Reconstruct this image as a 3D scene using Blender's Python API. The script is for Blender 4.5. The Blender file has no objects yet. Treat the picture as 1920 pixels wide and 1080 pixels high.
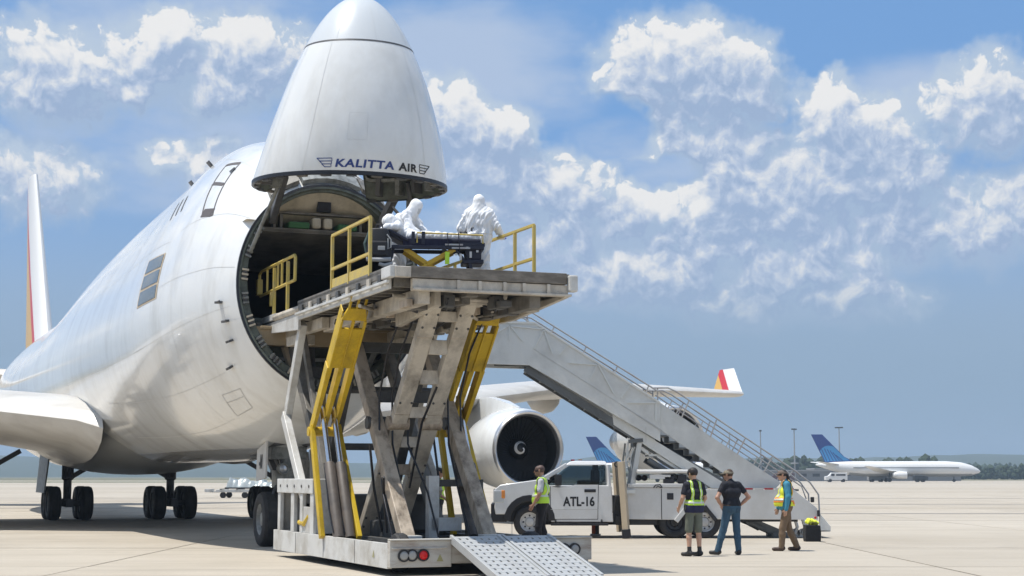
import bpy, bmesh, math, random
import numpy as np
from mathutils import Vector, Matrix
random.seed(7)
rng = np.random.RandomState(7)
S = bpy.context.scene
COL = S.collection
R = math.radians
PI = math.pi

# ------------------------------------------------------------------ camera, sky, sun, exposure
cam = bpy.data.cameras.new('camera')
cam.sensor_width = 36.0
cam.lens = 57.43
cam.clip_start = 0.3
cam.clip_end = 12000
camo = bpy.data.objects.new('camera', cam)
COL.objects.link(camo)
camo.location = (0, 0, 1.62)
camo.rotation_euler = (R(90 + 6.556), 0, 0)
S.camera = camo

S.view_settings.view_transform = 'Standard'
S.view_settings.look = 'None'
S.view_settings.exposure = 0.02
S.view_settings.gamma = 1.0
S.view_settings.use_curve_mapping = False
S.cycles.max_bounces = 7
S.cycles.diffuse_bounces = 3
S.cycles.glossy_bounces = 4
S.cycles.transmission_bounces = 5
S.cycles.volume_bounces = 0
S.cycles.caustics_reflective = False
S.cycles.caustics_refractive = False
S.cycles.use_adaptive_sampling = True
S.cycles.adaptive_threshold = 0.02
S.cycles.use_denoising = True

SUN_EL, SUN_AZ = 71.0, -97.0          # elevation; azimuth from +Y towards +X (negative: from the left)
sd = Vector((math.cos(R(SUN_EL)) * math.sin(R(SUN_AZ)), math.cos(R(SUN_EL)) * math.cos(R(SUN_AZ)), math.sin(R(SUN_EL))))
sl = bpy.data.lights.new('sun', 'SUN')
sl.energy = 4.9
sl.angle = R(0.53)
sl.color = (1.0, 0.955, 0.88)
slo = bpy.data.objects.new('sun', sl)
COL.objects.link(slo)
slo.rotation_euler = sd.to_track_quat('Z', 'Y').to_euler()

W = bpy.data.worlds.new('World')
S.world = W
W.use_nodes = True
W.cycles.sampling_method = 'MANUAL'
W.cycles.sample_map_resolution = 256
def build_sky():
    T = W.node_tree
    for n in list(T.nodes): T.nodes.remove(n)
    def mk(tree):
        def nd(t, **kw):
            n = tree.nodes.new(t)
            for k, v in kw.items():
                if k == 'ins':
                    for i, s in v.items():
                        if hasattr(s, 'is_output'): tree.links.new(s, n.inputs[i])
                        else: n.inputs[i].default_value = s
                else: setattr(n, k, v)
            return n
        def m(op, a, b=0.0, c=0.0, clamp=False):
            n = nd('ShaderNodeMath', operation=op, ins={0: a, 1: b, 2: c}); n.use_clamp = clamp
            return n.outputs[0]
        def vm(op, a, b=(0, 0, 0), out=0):
            return nd('ShaderNodeVectorMath', operation=op, ins={0: a, 1: b}).outputs[out]
        def sstep(x, a, b):
            n = nd('ShaderNodeMapRange', interpolation_type='SMOOTHSTEP', ins={0: x, 1: a, 2: b, 3: 0.0, 4: 1.0})
            return n.outputs[0]
        def mix(f, a, b):
            n = nd('ShaderNodeMix', data_type='RGBA')
            for i, s in ((0, f), (6, a), (7, b)):
                if hasattr(s, 'is_output'): tree.links.new(s, n.inputs[i])
                else: n.inputs[i].default_value = s
            return n.outputs[2]
        return nd, m, vm, sstep, mix
    # cloud density over (azimuth, elevation) in degrees: heaps of cumulus, centre, radii, weight
    heaps = [(5.3,14.6,2.2,1.5,1),(7.0,13.9,2.4,1.4,1),(8.3,13.3,1.4,.95,.9),(4.4,13.5,1.4,1.2,.8),(6.3,12.0,2.0,1.2,.75),(7.1,11.4,2.5,1.0,.7),
             (10.9,12.4,1.2,1.3,1),(12.3,11.5,1.7,1.6,1),(11.2,10.4,1.8,1.4,.9),(13.0,10.2,1.8,1.8,.95),(9.7,9.9,1.4,1.2,.85),
             (7.7,10.3,1.5,1.0,1),(9.0,9.4,2.1,1.6,.9),(7.2,9.5,1.0,.9,1),(4.8,9.6,1.4,.9,.85),(3.6,9.0,1.6,1.0,.8),
             (-1.9,12.2,2.1,1.0,1),(-.2,12.0,1.25,.95,1),(-1.1,11.0,2.2,1.2,.85),(-2.6,12.9,1.2,1.0,.9),
             (2.0,11.4,.8,.9,.7),(.75,10.1,2.1,1.2,.75),(2.3,9.9,1.3,1.2,.75),
             (1.3,8.1,1.5,.95,.85),(4.1,7.0,2.6,1.1,.95),(5.6,6.6,1.9,.9,.9),(2.6,6.6,1.8,.7,.8),(11.8,6.0,2.4,.8,.8),(7.6,5.9,2.4,.8,.8),(9.6,7.0,2.4,1.0,.85),(13.4,8.4,1.8,1.1,.85),(-.5,9.2,1.5,.8,.8),(2.3,8.7,.6,1.2,.8),
             (12.0,7.4,1.2,1.2,.75),(10.1,8.1,2.3,1.5,.75),(7.3,8.0,2.9,1.5,.65),(9.0,6.6,3.0,1.0,.55),
             (-12.0,15.0,1.2,.95,.95),(-9.2,14.9,2.0,1.0,.9),(-10.1,13.6,2.3,1.2,.7),(-12.9,12.9,.75,.6,1),(-12.4,14.0,1.6,1.2,.7),(-8.6,13.9,1.6,1.2,.8),
             (-11.6,10.9,1.2,.6,.6),(-10.4,10.8,.9,.8,.7),(-15.5,13.5,2.0,1.6,.9),(-16.5,10.0,2.4,1.2,.7),(16.2,12.6,2.0,1.5,.9),(16.0,8.6,2.2,1.4,.8)]
    G = bpy.data.node_groups.new('cloud_density', 'ShaderNodeTree')
    G.interface.new_socket('P', in_out='INPUT', socket_type='NodeSocketVector')
    G.interface.new_socket('D', in_out='OUTPUT', socket_type='NodeSocketFloat'); G.interface.new_socket('F', in_out='OUTPUT', socket_type='NodeSocketFloat')
    nd, m, vm, sstep, mix = mk(G)
    gi = G.nodes.new('NodeGroupInput'); go = G.nodes.new('NodeGroupOutput')
    Pn = gi.outputs[0]
    warp = nd('ShaderNodeTexNoise', noise_dimensions='2D', ins={'Vector': Pn, 'Scale': .55, 'Detail': 3.0, 'Roughness': .6})
    wv = vm('SUBTRACT', warp.outputs['Color'], (.5, .5, .5))
    wsc = nd('ShaderNodeVectorMath', operation='SCALE', ins={0: wv}); wsc.inputs['Scale'].default_value = 1.5
    Q = vm('ADD', Pn, wsc.outputs[0])
    best = None
    for (cx, cy, rx, ry, s) in heaps:
        q = vm('MULTIPLY', vm('SUBTRACT', Q, (cx, cy, 0)), (.84 / rx, .84 / ry, 0))
        d = vm('DOT_PRODUCT', q, q, out=1)
        b = m('MULTIPLY_ADD', d, -.95 * s, s)
        best = b if best is None else m('SMOOTH_MAX', best, b, .3)
    for (cx, cy, rx, ry, s) in ((3.1, 12.1, 2.1, 1.3, 1.0), (5.3, 10.6, 1.5, .7, .9), (11.5, 14.7, 3.0, 1.0, .6), (-7.6, 11.2, 1.4, 2.0, .6), (13.2, 13.6, 1.6, .6, .5)):
        q = vm('MULTIPLY', vm('SUBTRACT', Q, (cx, cy, 0)), (1 / rx, 1 / ry, 0))
        best = m('SUBTRACT', best, m('MAXIMUM', m('MULTIPLY_ADD', vm('DOT_PRODUCT', q, q, out=1), -1.3 * s, 1.3 * s), 0.0))
    best = m('MINIMUM', m('MAXIMUM', best, -.75), .85)
    # away from the heaps the same kind of sky carries on
    big = nd('ShaderNodeTexNoise', noise_dimensions='2D', ins={'Vector': Pn, 'Scale': .17, 'Detail': 2.0, 'Roughness': .5})
    sx = nd('ShaderNodeSeparateXYZ', ins={0: Pn})
    away = m('MAXIMUM', sstep(m('ABSOLUTE', sx.outputs[0]), 16, 21), sstep(sx.outputs[1], 16, 19))
    far = m('MULTIPLY_ADD', big.outputs['Fac'], 5.0, -2.3)
    far = m('MINIMUM', m('MAXIMUM', far, -.5), .8)
    field = m('ADD', m('MULTIPLY', best, m('SUBTRACT', 1.0, away)), m('MULTIPLY', far, away))
    fb = nd('ShaderNodeTexNoise', noise_dimensions='2D', ins={'Vector': Pn, 'Scale': .42, 'Detail': 4.0, 'Roughness': .55})
    vo = nd('ShaderNodeTexVoronoi', voronoi_dimensions='2D', feature='SMOOTH_F1', ins={'Vector': Q, 'Scale': 1.25, 'Detail': 3.0, 'Roughness': .5, 'Lacunarity': 2.3, 'Smoothness': .45})
    D = m('ADD', m('MULTIPLY', field, 1.25), m('MULTIPLY_ADD', fb.outputs['Fac'], .9, -.45))
    G.links.new(D, go.inputs[1])
    G.links.new(m('ADD', D, m('MULTIPLY_ADD', vo.outputs['Distance'], -.85, .36)), go.inputs[0])

    nd, m, vm, sstep, mix = mk(T)
    tc = nd('ShaderNodeTexCoord')
    sep = nd('ShaderNodeSeparateXYZ', ins={0: tc.outputs['Generated']})
    az = m('MULTIPLY', m('ARCTAN2', sep.outputs[0], sep.outputs[1]), 57.2958)
    el = m('MULTIPLY', m('ARCSINE', m('MAXIMUM', m('MINIMUM', sep.outputs[2], .9999), -.9999)), 57.2958)
    # towards the zenith azimuth bunches up: use a flatter chart there
    azc = m('MULTIPLY', az, m('COSINE', m('MULTIPLY', m('MAXIMUM', el, 0.0), .0174533)))
    Pv = nd('ShaderNodeCombineXYZ', ins={0: azc, 1: el}).outputs[0]
    sky = nd('ShaderNodeTexSky', sky_type='NISHITA', sun_disc=False, sun_elevation=R(SUN_EL), sun_rotation=R(SUN_AZ), altitude=300, air_density=1.0, dust_density=.6, ozone_density=2.0)
    blue = mix(.75, sky.outputs[0], (1.75, 3.8, 7.5, 1))
    horizon = (2.8, 4.0, 5.45, 1)
    base = mix(sstep(el, 12.0, 3.5), blue, (3.2, 4.45, 6.2, 1))
    def dens(off):
        g = T.nodes.new('ShaderNodeGroup'); g.node_tree = G
        T.links.new(vm('ADD', Pv, (off[0], off[1], 0)), g.inputs[0])
        return g.outputs[0], g.outputs[1]
    fine = nd('ShaderNodeTexNoise', noise_dimensions='2D', ins={'Vector': Pv, 'Scale': 2.3, 'Detail': 7.0, 'Roughness': .62})
    fn = m('SUBTRACT', fine.outputs['Fac'], .5)
    d0, f0 = dens((0, 0)); d1, f1 = dens((-.16, .38)); dL, fL = dens((-.45, 1.25))
    edge = m('ADD', d0, m('MULTIPLY', fn, .75))
    lit = m('ADD', m('MULTIPLY', m('SUBTRACT', f0, fL), .62), m('MULTIPLY', m('SUBTRACT', d0, d1), .85))
    lit = m('ADD', lit, m('MULTIPLY', fn, .34))
    ccol = nd('ShaderNodeValToRGB', ins={0: sstep(lit, -.6, 1.25)})
    cr = ccol.color_ramp
    cr.elements[0].position = 0.08; cr.elements[0].color = (3.35, 4.45, 6.4, 1)
    cr.elements[1].position = 1.0; cr.elements[1].color = (8.5, 8.5, 8.5, 1)
    e = cr.elements.new(.40); e.color = (4.8, 5.7, 7.3, 1)
    e = cr.elements.new(.66); e.color = (6.5, 7.0, 7.8, 1)
    alpha = m('MULTIPLY', sstep(edge, .06, .38), sstep(el, 3.0, 6.8))
    body = m('MULTIPLY', sstep(m('ADD', f0, m('MULTIPLY', fn, .5)), -.55, .55), .9)
    # thin veil above and between the heaps
    ve = nd('ShaderNodeTexNoise', noise_dimensions='2D', ins={'Vector': vm('MULTIPLY', Pv, (.16, .42, 0)), 'Scale': .8, 'Detail': 5.0, 'Roughness': .55})
    vb = None
    for c, r in (((-1.0, 14.2, 0), (5.0, 2.6)), ((-11.5, 13.0, 0), (6.5, 5.0)), ((6.5, 9.0, 0), (9.5, 3.6)), ((13.5, 13.0, 0), (3.0, 1.6))):
        vq = vm('MULTIPLY', vm('SUBTRACT', Pv, c), (1 / r[0], 1 / r[1], 0)); x = m('SUBTRACT', 1.0, vm('DOT_PRODUCT', vq, vq, out=1))
        vb = x if vb is None else m('MAXIMUM', vb, x)
    veil = m('MULTIPLY', sstep(m('ADD', m('MULTIPLY', m('MAXIMUM', vb, -.6), .38), ve.outputs['Fac']), .40, .92), .85)
    c1 = mix(veil, base, (4.7, 5.7, 7.4, 1))
    c1b = mix(body, c1, mix(sstep(lit, -.5, .6), (3.7, 4.85, 6.6, 1), (5.0, 6.0, 7.3, 1)))
    c2 = mix(alpha, c1b, ccol.outputs[0])
    c3 = mix(sstep(el, 7.8, 2.6), c2, horizon)
    bg = nd('ShaderNodeBackground', ins={'Color': c3, 'Strength': .1})
    out = nd('ShaderNodeOutputWorld')
    T.links.new(bg.outputs[0], out.inputs[0])
build_sky()

# ------------------------------------------------------------------ materials
MATS = {}
def M(name, col, rough=.5, metal=0.0, var=.12, vscale=3.0, dirt=None, damt=.5, dscale=1.5, dthr=.52, stretch=(1, 1, 1), bump=0.0, bscale=30.0, coat=0.0, spec=.5):
    if name in MATS: return MATS[name]
    m = bpy.data.materials.new(name)
    m.use_nodes = True
    T = m.node_tree
    b = T.nodes['Principled BSDF']
    def nd(t, **ins):
        n = T.nodes.new(t)
        for k, v in ins.items():
            k = k.replace('_', ' ')
            if hasattr(v, 'is_output'): T.links.new(v, n.inputs[k])
            else: n.inputs[k].default_value = v
        return n
    tc = T.nodes.new('ShaderNodeTexCoord')
    mp = T.nodes.new('ShaderNodeMapping'); T.links.new(tc.outputs['Object'], mp.inputs['Vector'])
    mp.inputs['Scale'].default_value = stretch
    v = mp.outputs[0]
    b.inputs['Roughness'].default_value = rough
    b.inputs['Metallic'].default_value = metal
    b.inputs['Specular IOR Level'].default_value = spec
    if coat: b.inputs['Coat Weight'].default_value = coat; b.inputs['Coat Roughness'].default_value = .06
    c = None
    def mix(f, a, bb, mode='MIX'):
        n = T.nodes.new('ShaderNodeMix'); n.data_type = 'RGBA'; n.blend_type = mode
        for i, s in ((0, f), (6, a), (7, bb)):
            if hasattr(s, 'is_output'): T.links.new(s, n.inputs[i])
            else: n.inputs[i].default_value = s
        return n.outputs[2]
    c4 = (*col, 1)
    nz = nd('ShaderNodeTexNoise', Vector=v, Scale=vscale, Detail=6.0, Roughness=.6)
    lo = tuple(x * (1 - var) for x in col) + (1,); hi = tuple(min(1, x * (1 + var)) for x in col) + (1,)
    c = mix(nz.outputs[0], lo, hi)
    if dirt:
        n2 = nd('ShaderNodeTexNoise', Vector=v, Scale=dscale, Detail=8.0, Roughness=.68)
        mr = T.nodes.new('ShaderNodeMapRange'); T.links.new(n2.outputs[0], mr.inputs[0])
        mr.inputs[1].default_value = dthr - .08; mr.inputs[2].default_value = dthr + .16; mr.inputs[4].default_value = damt
        c = mix(mr.outputs[0], c, (*dirt, 1))
    T.links.new(c, b.inputs['Base Color'])
    if bump:
        n3 = nd('ShaderNodeTexNoise', Vector=v, Scale=bscale, Detail=5.0)
        bp = T.nodes.new('ShaderNodeBump'); bp.inputs['Strength'].default_value = bump; bp.inputs['Distance'].default_value = .02
        T.links.new(n3.outputs[0], bp.inputs['Height']); T.links.new(bp.outputs[0], b.inputs['Normal'])
    MATS[name] = m
    return m

white_gloss = M('white_aircraft_paint', (.75, .76, .755), .17, var=.05, dirt=(.47, .45, .40), damt=.5, dscale=.7, dthr=.55, stretch=(1.4, .6, .45), coat=.4, bump=.05, bscale=1.1)
grey_belly = M('grey_belly_paint', (.36, .37, .37), .3, var=.06, dirt=(.2, .19, .17), damt=.4, dscale=.7, stretch=(.3, 1, 1))
metal_lip = M('bare_metal', (.62, .63, .65), .28, .9, var=.06, dirt=(.4, .4, .4), damt=.3)
dark_duct = M('dark_duct', (.06, .07, .08), .45, var=.2)
black = M('black_rubber', (.018, .018, .02), .6, var=.25)
tyre_m = M('tyre_rubber', (.022, .022, .024), .75, var=.3, dirt=(.07, .065, .06), damt=.4, dscale=3)
green_primer = M('green_primer', (.15, .17, .14), .55, var=.3, vscale=5, dirt=(.04, .045, .04), damt=.7, dscale=3, dthr=.5)
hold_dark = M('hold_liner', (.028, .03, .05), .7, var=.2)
beige_panel = M('beige_liner', (.60, .53, .41), .6, var=.15, dirt=(.2, .18, .14), damt=.5, dscale=2)
gear_grey = M('gear_paint', (.27, .28, .27), .45, var=.2, dirt=(.06, .06, .055), damt=.8, dscale=4, dthr=.5)
gear_dark = M('gear_dark_paint', (.10, .10, .105), .5, var=.25, dirt=(.03, .03, .03), damt=.8, dscale=3)  # darker grey with blacker dirt, for struts, probes and small fittings
pane_m = M('window_grey', (.12, .145, .16), .12, var=.1, vscale=1.2)
seam_m = M('seam_grey', (.48, .48, .47), .5, var=.1)
navy_m = M('navy_lettering', (.016, .045, .20), .4, var=.05)
black_m = M('black_lettering', (.01, .01, .014), .4, var=.05)
loader_white = M('weathered_white', (.62, .62, .60), .45, var=.1, dirt=(.33, .30, .25), damt=.75, dscale=1.6, dthr=.52, bump=.05)
loader_grey = M('weathered_beige_steel', (.58, .53, .45), .55, var=.14, dirt=(.14, .12, .10), damt=.75, dscale=1.8, dthr=.53, stretch=(1, 1, .7), bump=.1)
loader_dirty = M('greasy_steel', (.47, .39, .30), .55, var=.2, dirt=(.11, .082, .058), damt=.9, dscale=2.6, dthr=.52, stretch=(1.4, 1.4, .6), bump=.15)
loader_dark = M('grimy_dark_steel', (.09, .09, .088), .55, var=.3, dirt=(.03, .03, .03), damt=.8, dscale=3)
loader_under = M('grimy_grey_steel', (.20, .185, .16), .55, var=.25, dirt=(.06, .055, .05), damt=.85, dscale=2.2, dthr=.5)
rust_white = M('rusty_white', (.52, .50, .45), .55, var=.12, dirt=(.22, .12, .07), damt=.85, dscale=1.8, dthr=.54, stretch=(1, .5, 2.5), bump=.1)
loader_yellow = M('safety_yellow', (.62, .42, .02), .45, var=.12, dirt=(.22, .14, .02), damt=.65, dscale=2.2, dthr=.54)
rail_yellow = M('rail_yellow', (.60, .45, .10), .5, var=.12, dirt=(.38, .33, .22), damt=.6, dscale=4)
chrome = M('chrome_rod', (.72, .73, .75), .12, 1.0, var=.05)
barrel_m = M('cylinder_barrel', (.115, .095, .08), .55, var=.25, dirt=(.02, .02, .02), damt=.9, dscale=1.6)
aluminium = M('ramp_aluminium', (.46, .47, .47), .45, .15, var=.12, dirt=(.33, .32, .3), damt=.6, dscale=3)
lens_red = M('red_lens', (.65, .01, .012), .2, var=.05)
lens_grey = M('grey_lens', (.35, .35, .34), .3, var=.1)
lens_amber = M('amber_lens', (.75, .27, .06), .25, var=.05)
truck_white = M('truck_white', (.70, .71, .72), .25, var=.03, dirt=(.52, .50, .46), damt=.4, dscale=1.2, dthr=.55, coat=.5)
box_white = M('service_body_white', (.63, .63, .62), .4, var=.05, dirt=(.48, .46, .42), damt=.5, dscale=1.2)
stair_white = M('stair_panel_paint', (.67, .68, .66), .45, var=.06, dirt=(.42, .42, .40), damt=.55, dscale=.9)
stair_dark = M('stair_underside', (.13, .14, .145), .55, var=.25, dirt=(.05, .05, .05), damt=.6)
rail_steel = M('rail_steel', (.42, .42, .42), .4, .4, var=.15, dirt=(.28, .2, .17), damt=.6, dscale=3)
tan_post = M('tan_paint', (.52, .43, .31), .55, var=.1, dirt=(.36, .28, .2), damt=.5)
trim_black = M('black_trim', (.014, .014, .018), .4, var=.2)
rim_steel = M('wheel_steel', (.55, .56, .57), .35, .5, var=.1, dirt=(.3, .29, .27), damt=.5)
seat_grey = M('seat_cloth', (.10, .10, .11), .8, var=.15)

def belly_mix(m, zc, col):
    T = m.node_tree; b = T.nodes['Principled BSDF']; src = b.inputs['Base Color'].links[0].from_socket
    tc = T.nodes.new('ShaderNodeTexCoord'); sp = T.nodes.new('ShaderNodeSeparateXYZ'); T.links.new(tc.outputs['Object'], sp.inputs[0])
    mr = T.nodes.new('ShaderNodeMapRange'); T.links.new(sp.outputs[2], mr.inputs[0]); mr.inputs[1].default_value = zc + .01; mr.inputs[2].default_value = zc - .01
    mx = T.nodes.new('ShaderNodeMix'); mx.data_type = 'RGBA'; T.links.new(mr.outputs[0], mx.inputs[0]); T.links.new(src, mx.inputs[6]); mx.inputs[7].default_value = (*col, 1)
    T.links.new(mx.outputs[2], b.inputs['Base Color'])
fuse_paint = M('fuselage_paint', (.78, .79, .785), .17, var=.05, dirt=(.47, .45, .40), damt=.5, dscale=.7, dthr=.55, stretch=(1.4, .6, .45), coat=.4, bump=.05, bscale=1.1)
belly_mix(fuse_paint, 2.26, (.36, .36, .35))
deck_edge = M('deck_edge_steel', (.15, .13, .105), .6, var=.3, dirt=(.30, .27, .23), damt=.6, dscale=3, stretch=(1, 1, 3))
def glass_mat(name, tint):
    m = bpy.data.materials.new(name); m.use_nodes = True
    b = m.node_tree.nodes['Principled BSDF']
    b.inputs['Base Color'].default_value = (*tint, 1); b.inputs['Roughness'].default_value = .02
    b.inputs['Transmission Weight'].default_value = 1.0; b.inputs['IOR'].default_value = 1.05
    b.inputs['Coat Weight'].default_value = .6; b.inputs['Coat Roughness'].default_value = .02
    return m
glass = glass_mat('vehicle_glass', (.30, .36, .40))

# ------------------------------------------------------------------ mesh helpers
def V(*a): return np.array(a, float)
def unit(a):
    a = np.asarray(a, float); n = np.linalg.norm(a); return a / n if n > 1e-12 else a
class MB:
    def __init__(s): s.v = []; s.f = []; s.m = []
    def add(s, vs, fs, mi=0):
        o = len(s.v); s.v += [tuple(map(float, x)) for x in vs]
        for f in fs: s.f.append(tuple(o + i for i in f)); s.m.append(mi)
        return s
    def hexa(s, c, mi=0):
        return s.add(c, [(0, 3, 2, 1), (4, 5, 6, 7), (0, 1, 5, 4), (1, 2, 6, 5), (2, 3, 7, 6), (3, 0, 4, 7)], mi)
    def box(s, lo, hi, mi=0):
        (a, b, c), (d, e, f) = [min(x, y) for x, y in zip(lo, hi)], [max(x, y) for x, y in zip(lo, hi)]
        return s.hexa([(a, b, c), (d, b, c), (d, e, c), (a, e, c), (a, b, f), (d, b, f), (d, e, f), (a, e, f)], mi)
    def beam(s, a, b, w, h, up=(0, 0, 1), mi=0, w2=None, h2=None):
        a, b = V(*a), V(*b); d = unit(b - a); x = unit(np.cross(d, V(*up)))
        if np.linalg.norm(x) < .5: x = unit(np.cross(d, V(1, 0, 0)))
        y = np.cross(x, d); w2 = w if w2 is None else w2; h2 = h if h2 is None else h2
        c = []
        for p, ww, hh in ((a, w, h), (b, w2, h2)):
            c += [p - x * ww / 2 - y * hh / 2, p + x * ww / 2 - y * hh / 2, p + x * ww / 2 + y * hh / 2, p - x * ww / 2 + y * hh / 2]
        return s.hexa(c, mi)
    def tube(s, pts, r, n=8, mi=0, caps=True):
        pts = [V(*p) for p in pts]; k = len(pts)
        rr = r if hasattr(r, '__len__') else [r] * k
        dirs = []
        for i in range(k):
            d = pts[min(i + 1, k - 1)] - pts[max(i - 1, 0)]; dirs.append(unit(d))
        up = V(0, 0, 1) if abs(dirs[0][2]) < .9 else V(1, 0, 0)
        x = unit(np.cross(dirs[0], up)); rings = []
        for i in range(k):
            d = dirs[i]; x = unit(x - d * np.dot(x, d)); y = np.cross(d, x)
            rings.append([pts[i] + rr[i] * (math.cos(2 * PI * j / n) * x + math.sin(2 * PI * j / n) * y) for j in range(n)])
        return s.loft(rings, caps, caps, mi)
    def loft(s, rings, c0=True, c1=True, mi=0, closed=True):
        n = len(rings[0]); vs = [p for r in rings for p in r]; fs = []
        for i in range(len(rings) - 1):
            for j in range(n if closed else n - 1):
                k = (j + 1) % n
                fs.append((i * n + j, i * n + k, (i + 1) * n + k, (i + 1) * n + j))
        if c0: fs.append(tuple(range(n - 1, -1, -1)))
        if c1: fs.append(tuple((len(rings) - 1) * n + j for j in range(n)))
        return s.add(vs, fs, mi)
    def prism(s, poly, ext, mi=0):
        n = len(poly); e = V(*ext); p0 = [V(*p) for p in poly]; p1 = [p + e for p in p0]
        fs = [(i, (i + 1) % n, n + (i + 1) % n, n + i) for i in range(n)]
        return s.add(p0 + p1, fs + [tuple(range(n - 1, -1, -1)), tuple(range(n, 2 * n))], mi)
    def lathe(s, prof, o, ax, n=24, mi=0, c0=False, c1=False):
        o, ax = V(*o), unit(ax); up = V(0, 0, 1) if abs(ax[2]) < .9 else V(1, 0, 0)
        x = unit(np.cross(up, ax)); y = np.cross(ax, x)
        return s.loft([[o + ax * h + r * (math.cos(2 * PI * j / n) * x + math.sin(2 * PI * j / n) * y) for j in range(n)] for h, r in prof], c0, c1, mi)
    def build(s, name, mats, parent=None, smooth=None, bevel=0.0, kind=None, fix=True, loc=None):
        me = bpy.data.meshes.new(name); me.from_pydata(s.v, [], s.f)
        mats = mats if isinstance(mats, (list, tuple)) else [mats]
        for m in mats: me.materials.append(m)
        me.polygons.foreach_set('material_index', s.m)
        if fix:
            b = bmesh.new(); b.from_mesh(me); bmesh.ops.recalc_face_normals(b, faces=b.faces); b.to_mesh(me); b.free()
        if smooth is not None:
            me.polygons.foreach_set('use_smooth', [True] * len(me.polygons)); me.set_sharp_from_angle(angle=R(smooth))
        me.update()
        o = bpy.data.objects.new(name, me); COL.objects.link(o)
        if parent: o.parent = parent
        if kind: o['kind'] = kind
        if loc is not None: o.location = loc
        if bevel:
            md = o.modifiers.new('edge', 'BEVEL'); md.width = bevel; md.segments = 2; md.limit_method = 'ANGLE'; md.angle_limit = R(40)
        return o
def tag(o, label, cat, group=None):
    o['label'] = label; o['category'] = cat
    if group: o['group'] = group
    return o
def thing(name, label, cat, loc=(0, 0, 0), rz=0.0, group=None):
    o = bpy.data.objects.new(name, None); COL.objects.link(o)
    o.location = loc; o.rotation_euler = (0, 0, rz); o.empty_display_size = .3
    return tag(o, label, cat, group)
def copy_part(o, parent, loc=None, rot=None):
    c = o.copy(); COL.objects.link(c); c.parent = parent
    if loc is not None: c.location = loc
    if rot is not None: c.rotation_euler = rot
    for ch in o.children: copy_part(ch, c)
    return c
def text_mesh(txt, size, depth=.004, bold=0.0, shear=0.0, space=1.0):
    cu = bpy.data.curves.new('lettering', 'FONT'); cu.body = txt; cu.size = size; cu.extrude = depth / 2; cu.offset = bold; cu.shear = shear
    cu.space_character = space; cu.align_x = 'CENTER'; cu.resolution_u = 4
    o = bpy.data.objects.new('lettering', cu); COL.objects.link(o)
    me = bpy.data.meshes.new_from_object(o)
    bpy.data.objects.remove(o)
    return me

# ------------------------------------------------------------------ the setting
def ground_mats():
    con = bpy.data.materials.new('concrete_apron'); con.use_nodes = True
    T = con.node_tree; b = T.nodes['Principled BSDF']
    b.inputs['Roughness'].default_value = .8; b.inputs['Specular IOR Level'].default_value = .3
    g = T.nodes.new('ShaderNodeNewGeometry')
    def noise(scale, st, det=6, rough=.6):
        mp = T.nodes.new('ShaderNodeMapping'); T.links.new(g.outputs['Position'], mp.inputs[0]); mp.inputs['Scale'].default_value = st
        n = T.nodes.new('ShaderNodeTexNoise'); n.inputs['Scale'].default_value = scale; n.inputs['Detail'].default_value = det; n.inputs['Roughness'].default_value = rough
        T.links.new(mp.outputs[0], n.inputs['Vector']); return n.outputs[0]
    def rng_(x, a, bb, lo, hi):
        n = T.nodes.new('ShaderNodeMapRange'); T.links.new(x, n.inputs[0])
        for i, v in ((1, a), (2, bb), (3, lo), (4, hi)): n.inputs[i].default_value = v
        return n.outputs[0]
    def mix(f, a, bb, mode='MIX'):
        n = T.nodes.new('ShaderNodeMix'); n.data_type = 'RGBA'; n.blend_type = mode
        for i, s in ((0, f), (6, a), (7, bb)):
            if hasattr(s, 'is_output'): T.links.new(s, n.inputs[i])
            else: n.inputs[i].default_value = s
        return n.outputs[2]
    c = mix(rng_(noise(.35, (1, 1, 1)), .3, .7, 0, 1), (.375, .325, .255, 1), (.50, .445, .365, 1))
    c = mix(rng_(noise(.02, (.25, 1.3, 1)), .42, .66, 0, .8), c, (.54, .495, .425, 1))
    c = mix(rng_(noise(1.1, (.12, 1, 1), 8, .7), .53, .72, 0, .6), c, (.27, .235, .19, 1))
    c = mix(rng_(noise(.9, (.03, 1.3, 1), 5, .65), .57, .70, 0, .4), c, (.22, .195, .16, 1))
    c = mix(rng_(noise(.5, (1, 1, 1), 9, .7), .60, .72, 0, .45), c, (.2, .17, .135, 1))
    c = mix(rng_(noise(14, (1, 1, 1), 3), .35, .75, 0, .25), c, (.30, .27, .22, 1))
    oi = T.nodes.new('ShaderNodeObjectInfo')
    c = mix(rng_(oi.outputs['Random'], 0, 1, 0, .42), c, (.33, .29, .235, 1))
    T.links.new(c, b.inputs['Base Color'])
    bp = T.nodes.new('ShaderNodeBump'); bp.inputs['Strength'].default_value = .25; bp.inputs['Distance'].default_value = .01
    T.links.new(noise(60, (1, 1, 1), 4), bp.inputs['Height']); T.links.new(bp.outputs[0], b.inputs['Normal'])
    return con
concrete = ground_mats()
earth = M('dry_grass_ground', (.13, .125, .06), .95, var=.25, vscale=.02, dirt=(.24, .20, .12), damt=.7, dscale=.008)
grass_m = M('mown_grass', (.10, .115, .05), .95, var=.3, vscale=.05, dirt=(.2, .17, .09), damt=.6, dscale=.02)
tar = M('joint_tar', (.26, .235, .20), .8, var=.3, vscale=2)
seam_tar = M('seam_patch', (.27, .245, .215), .8, var=.3, vscale=.6)

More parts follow.
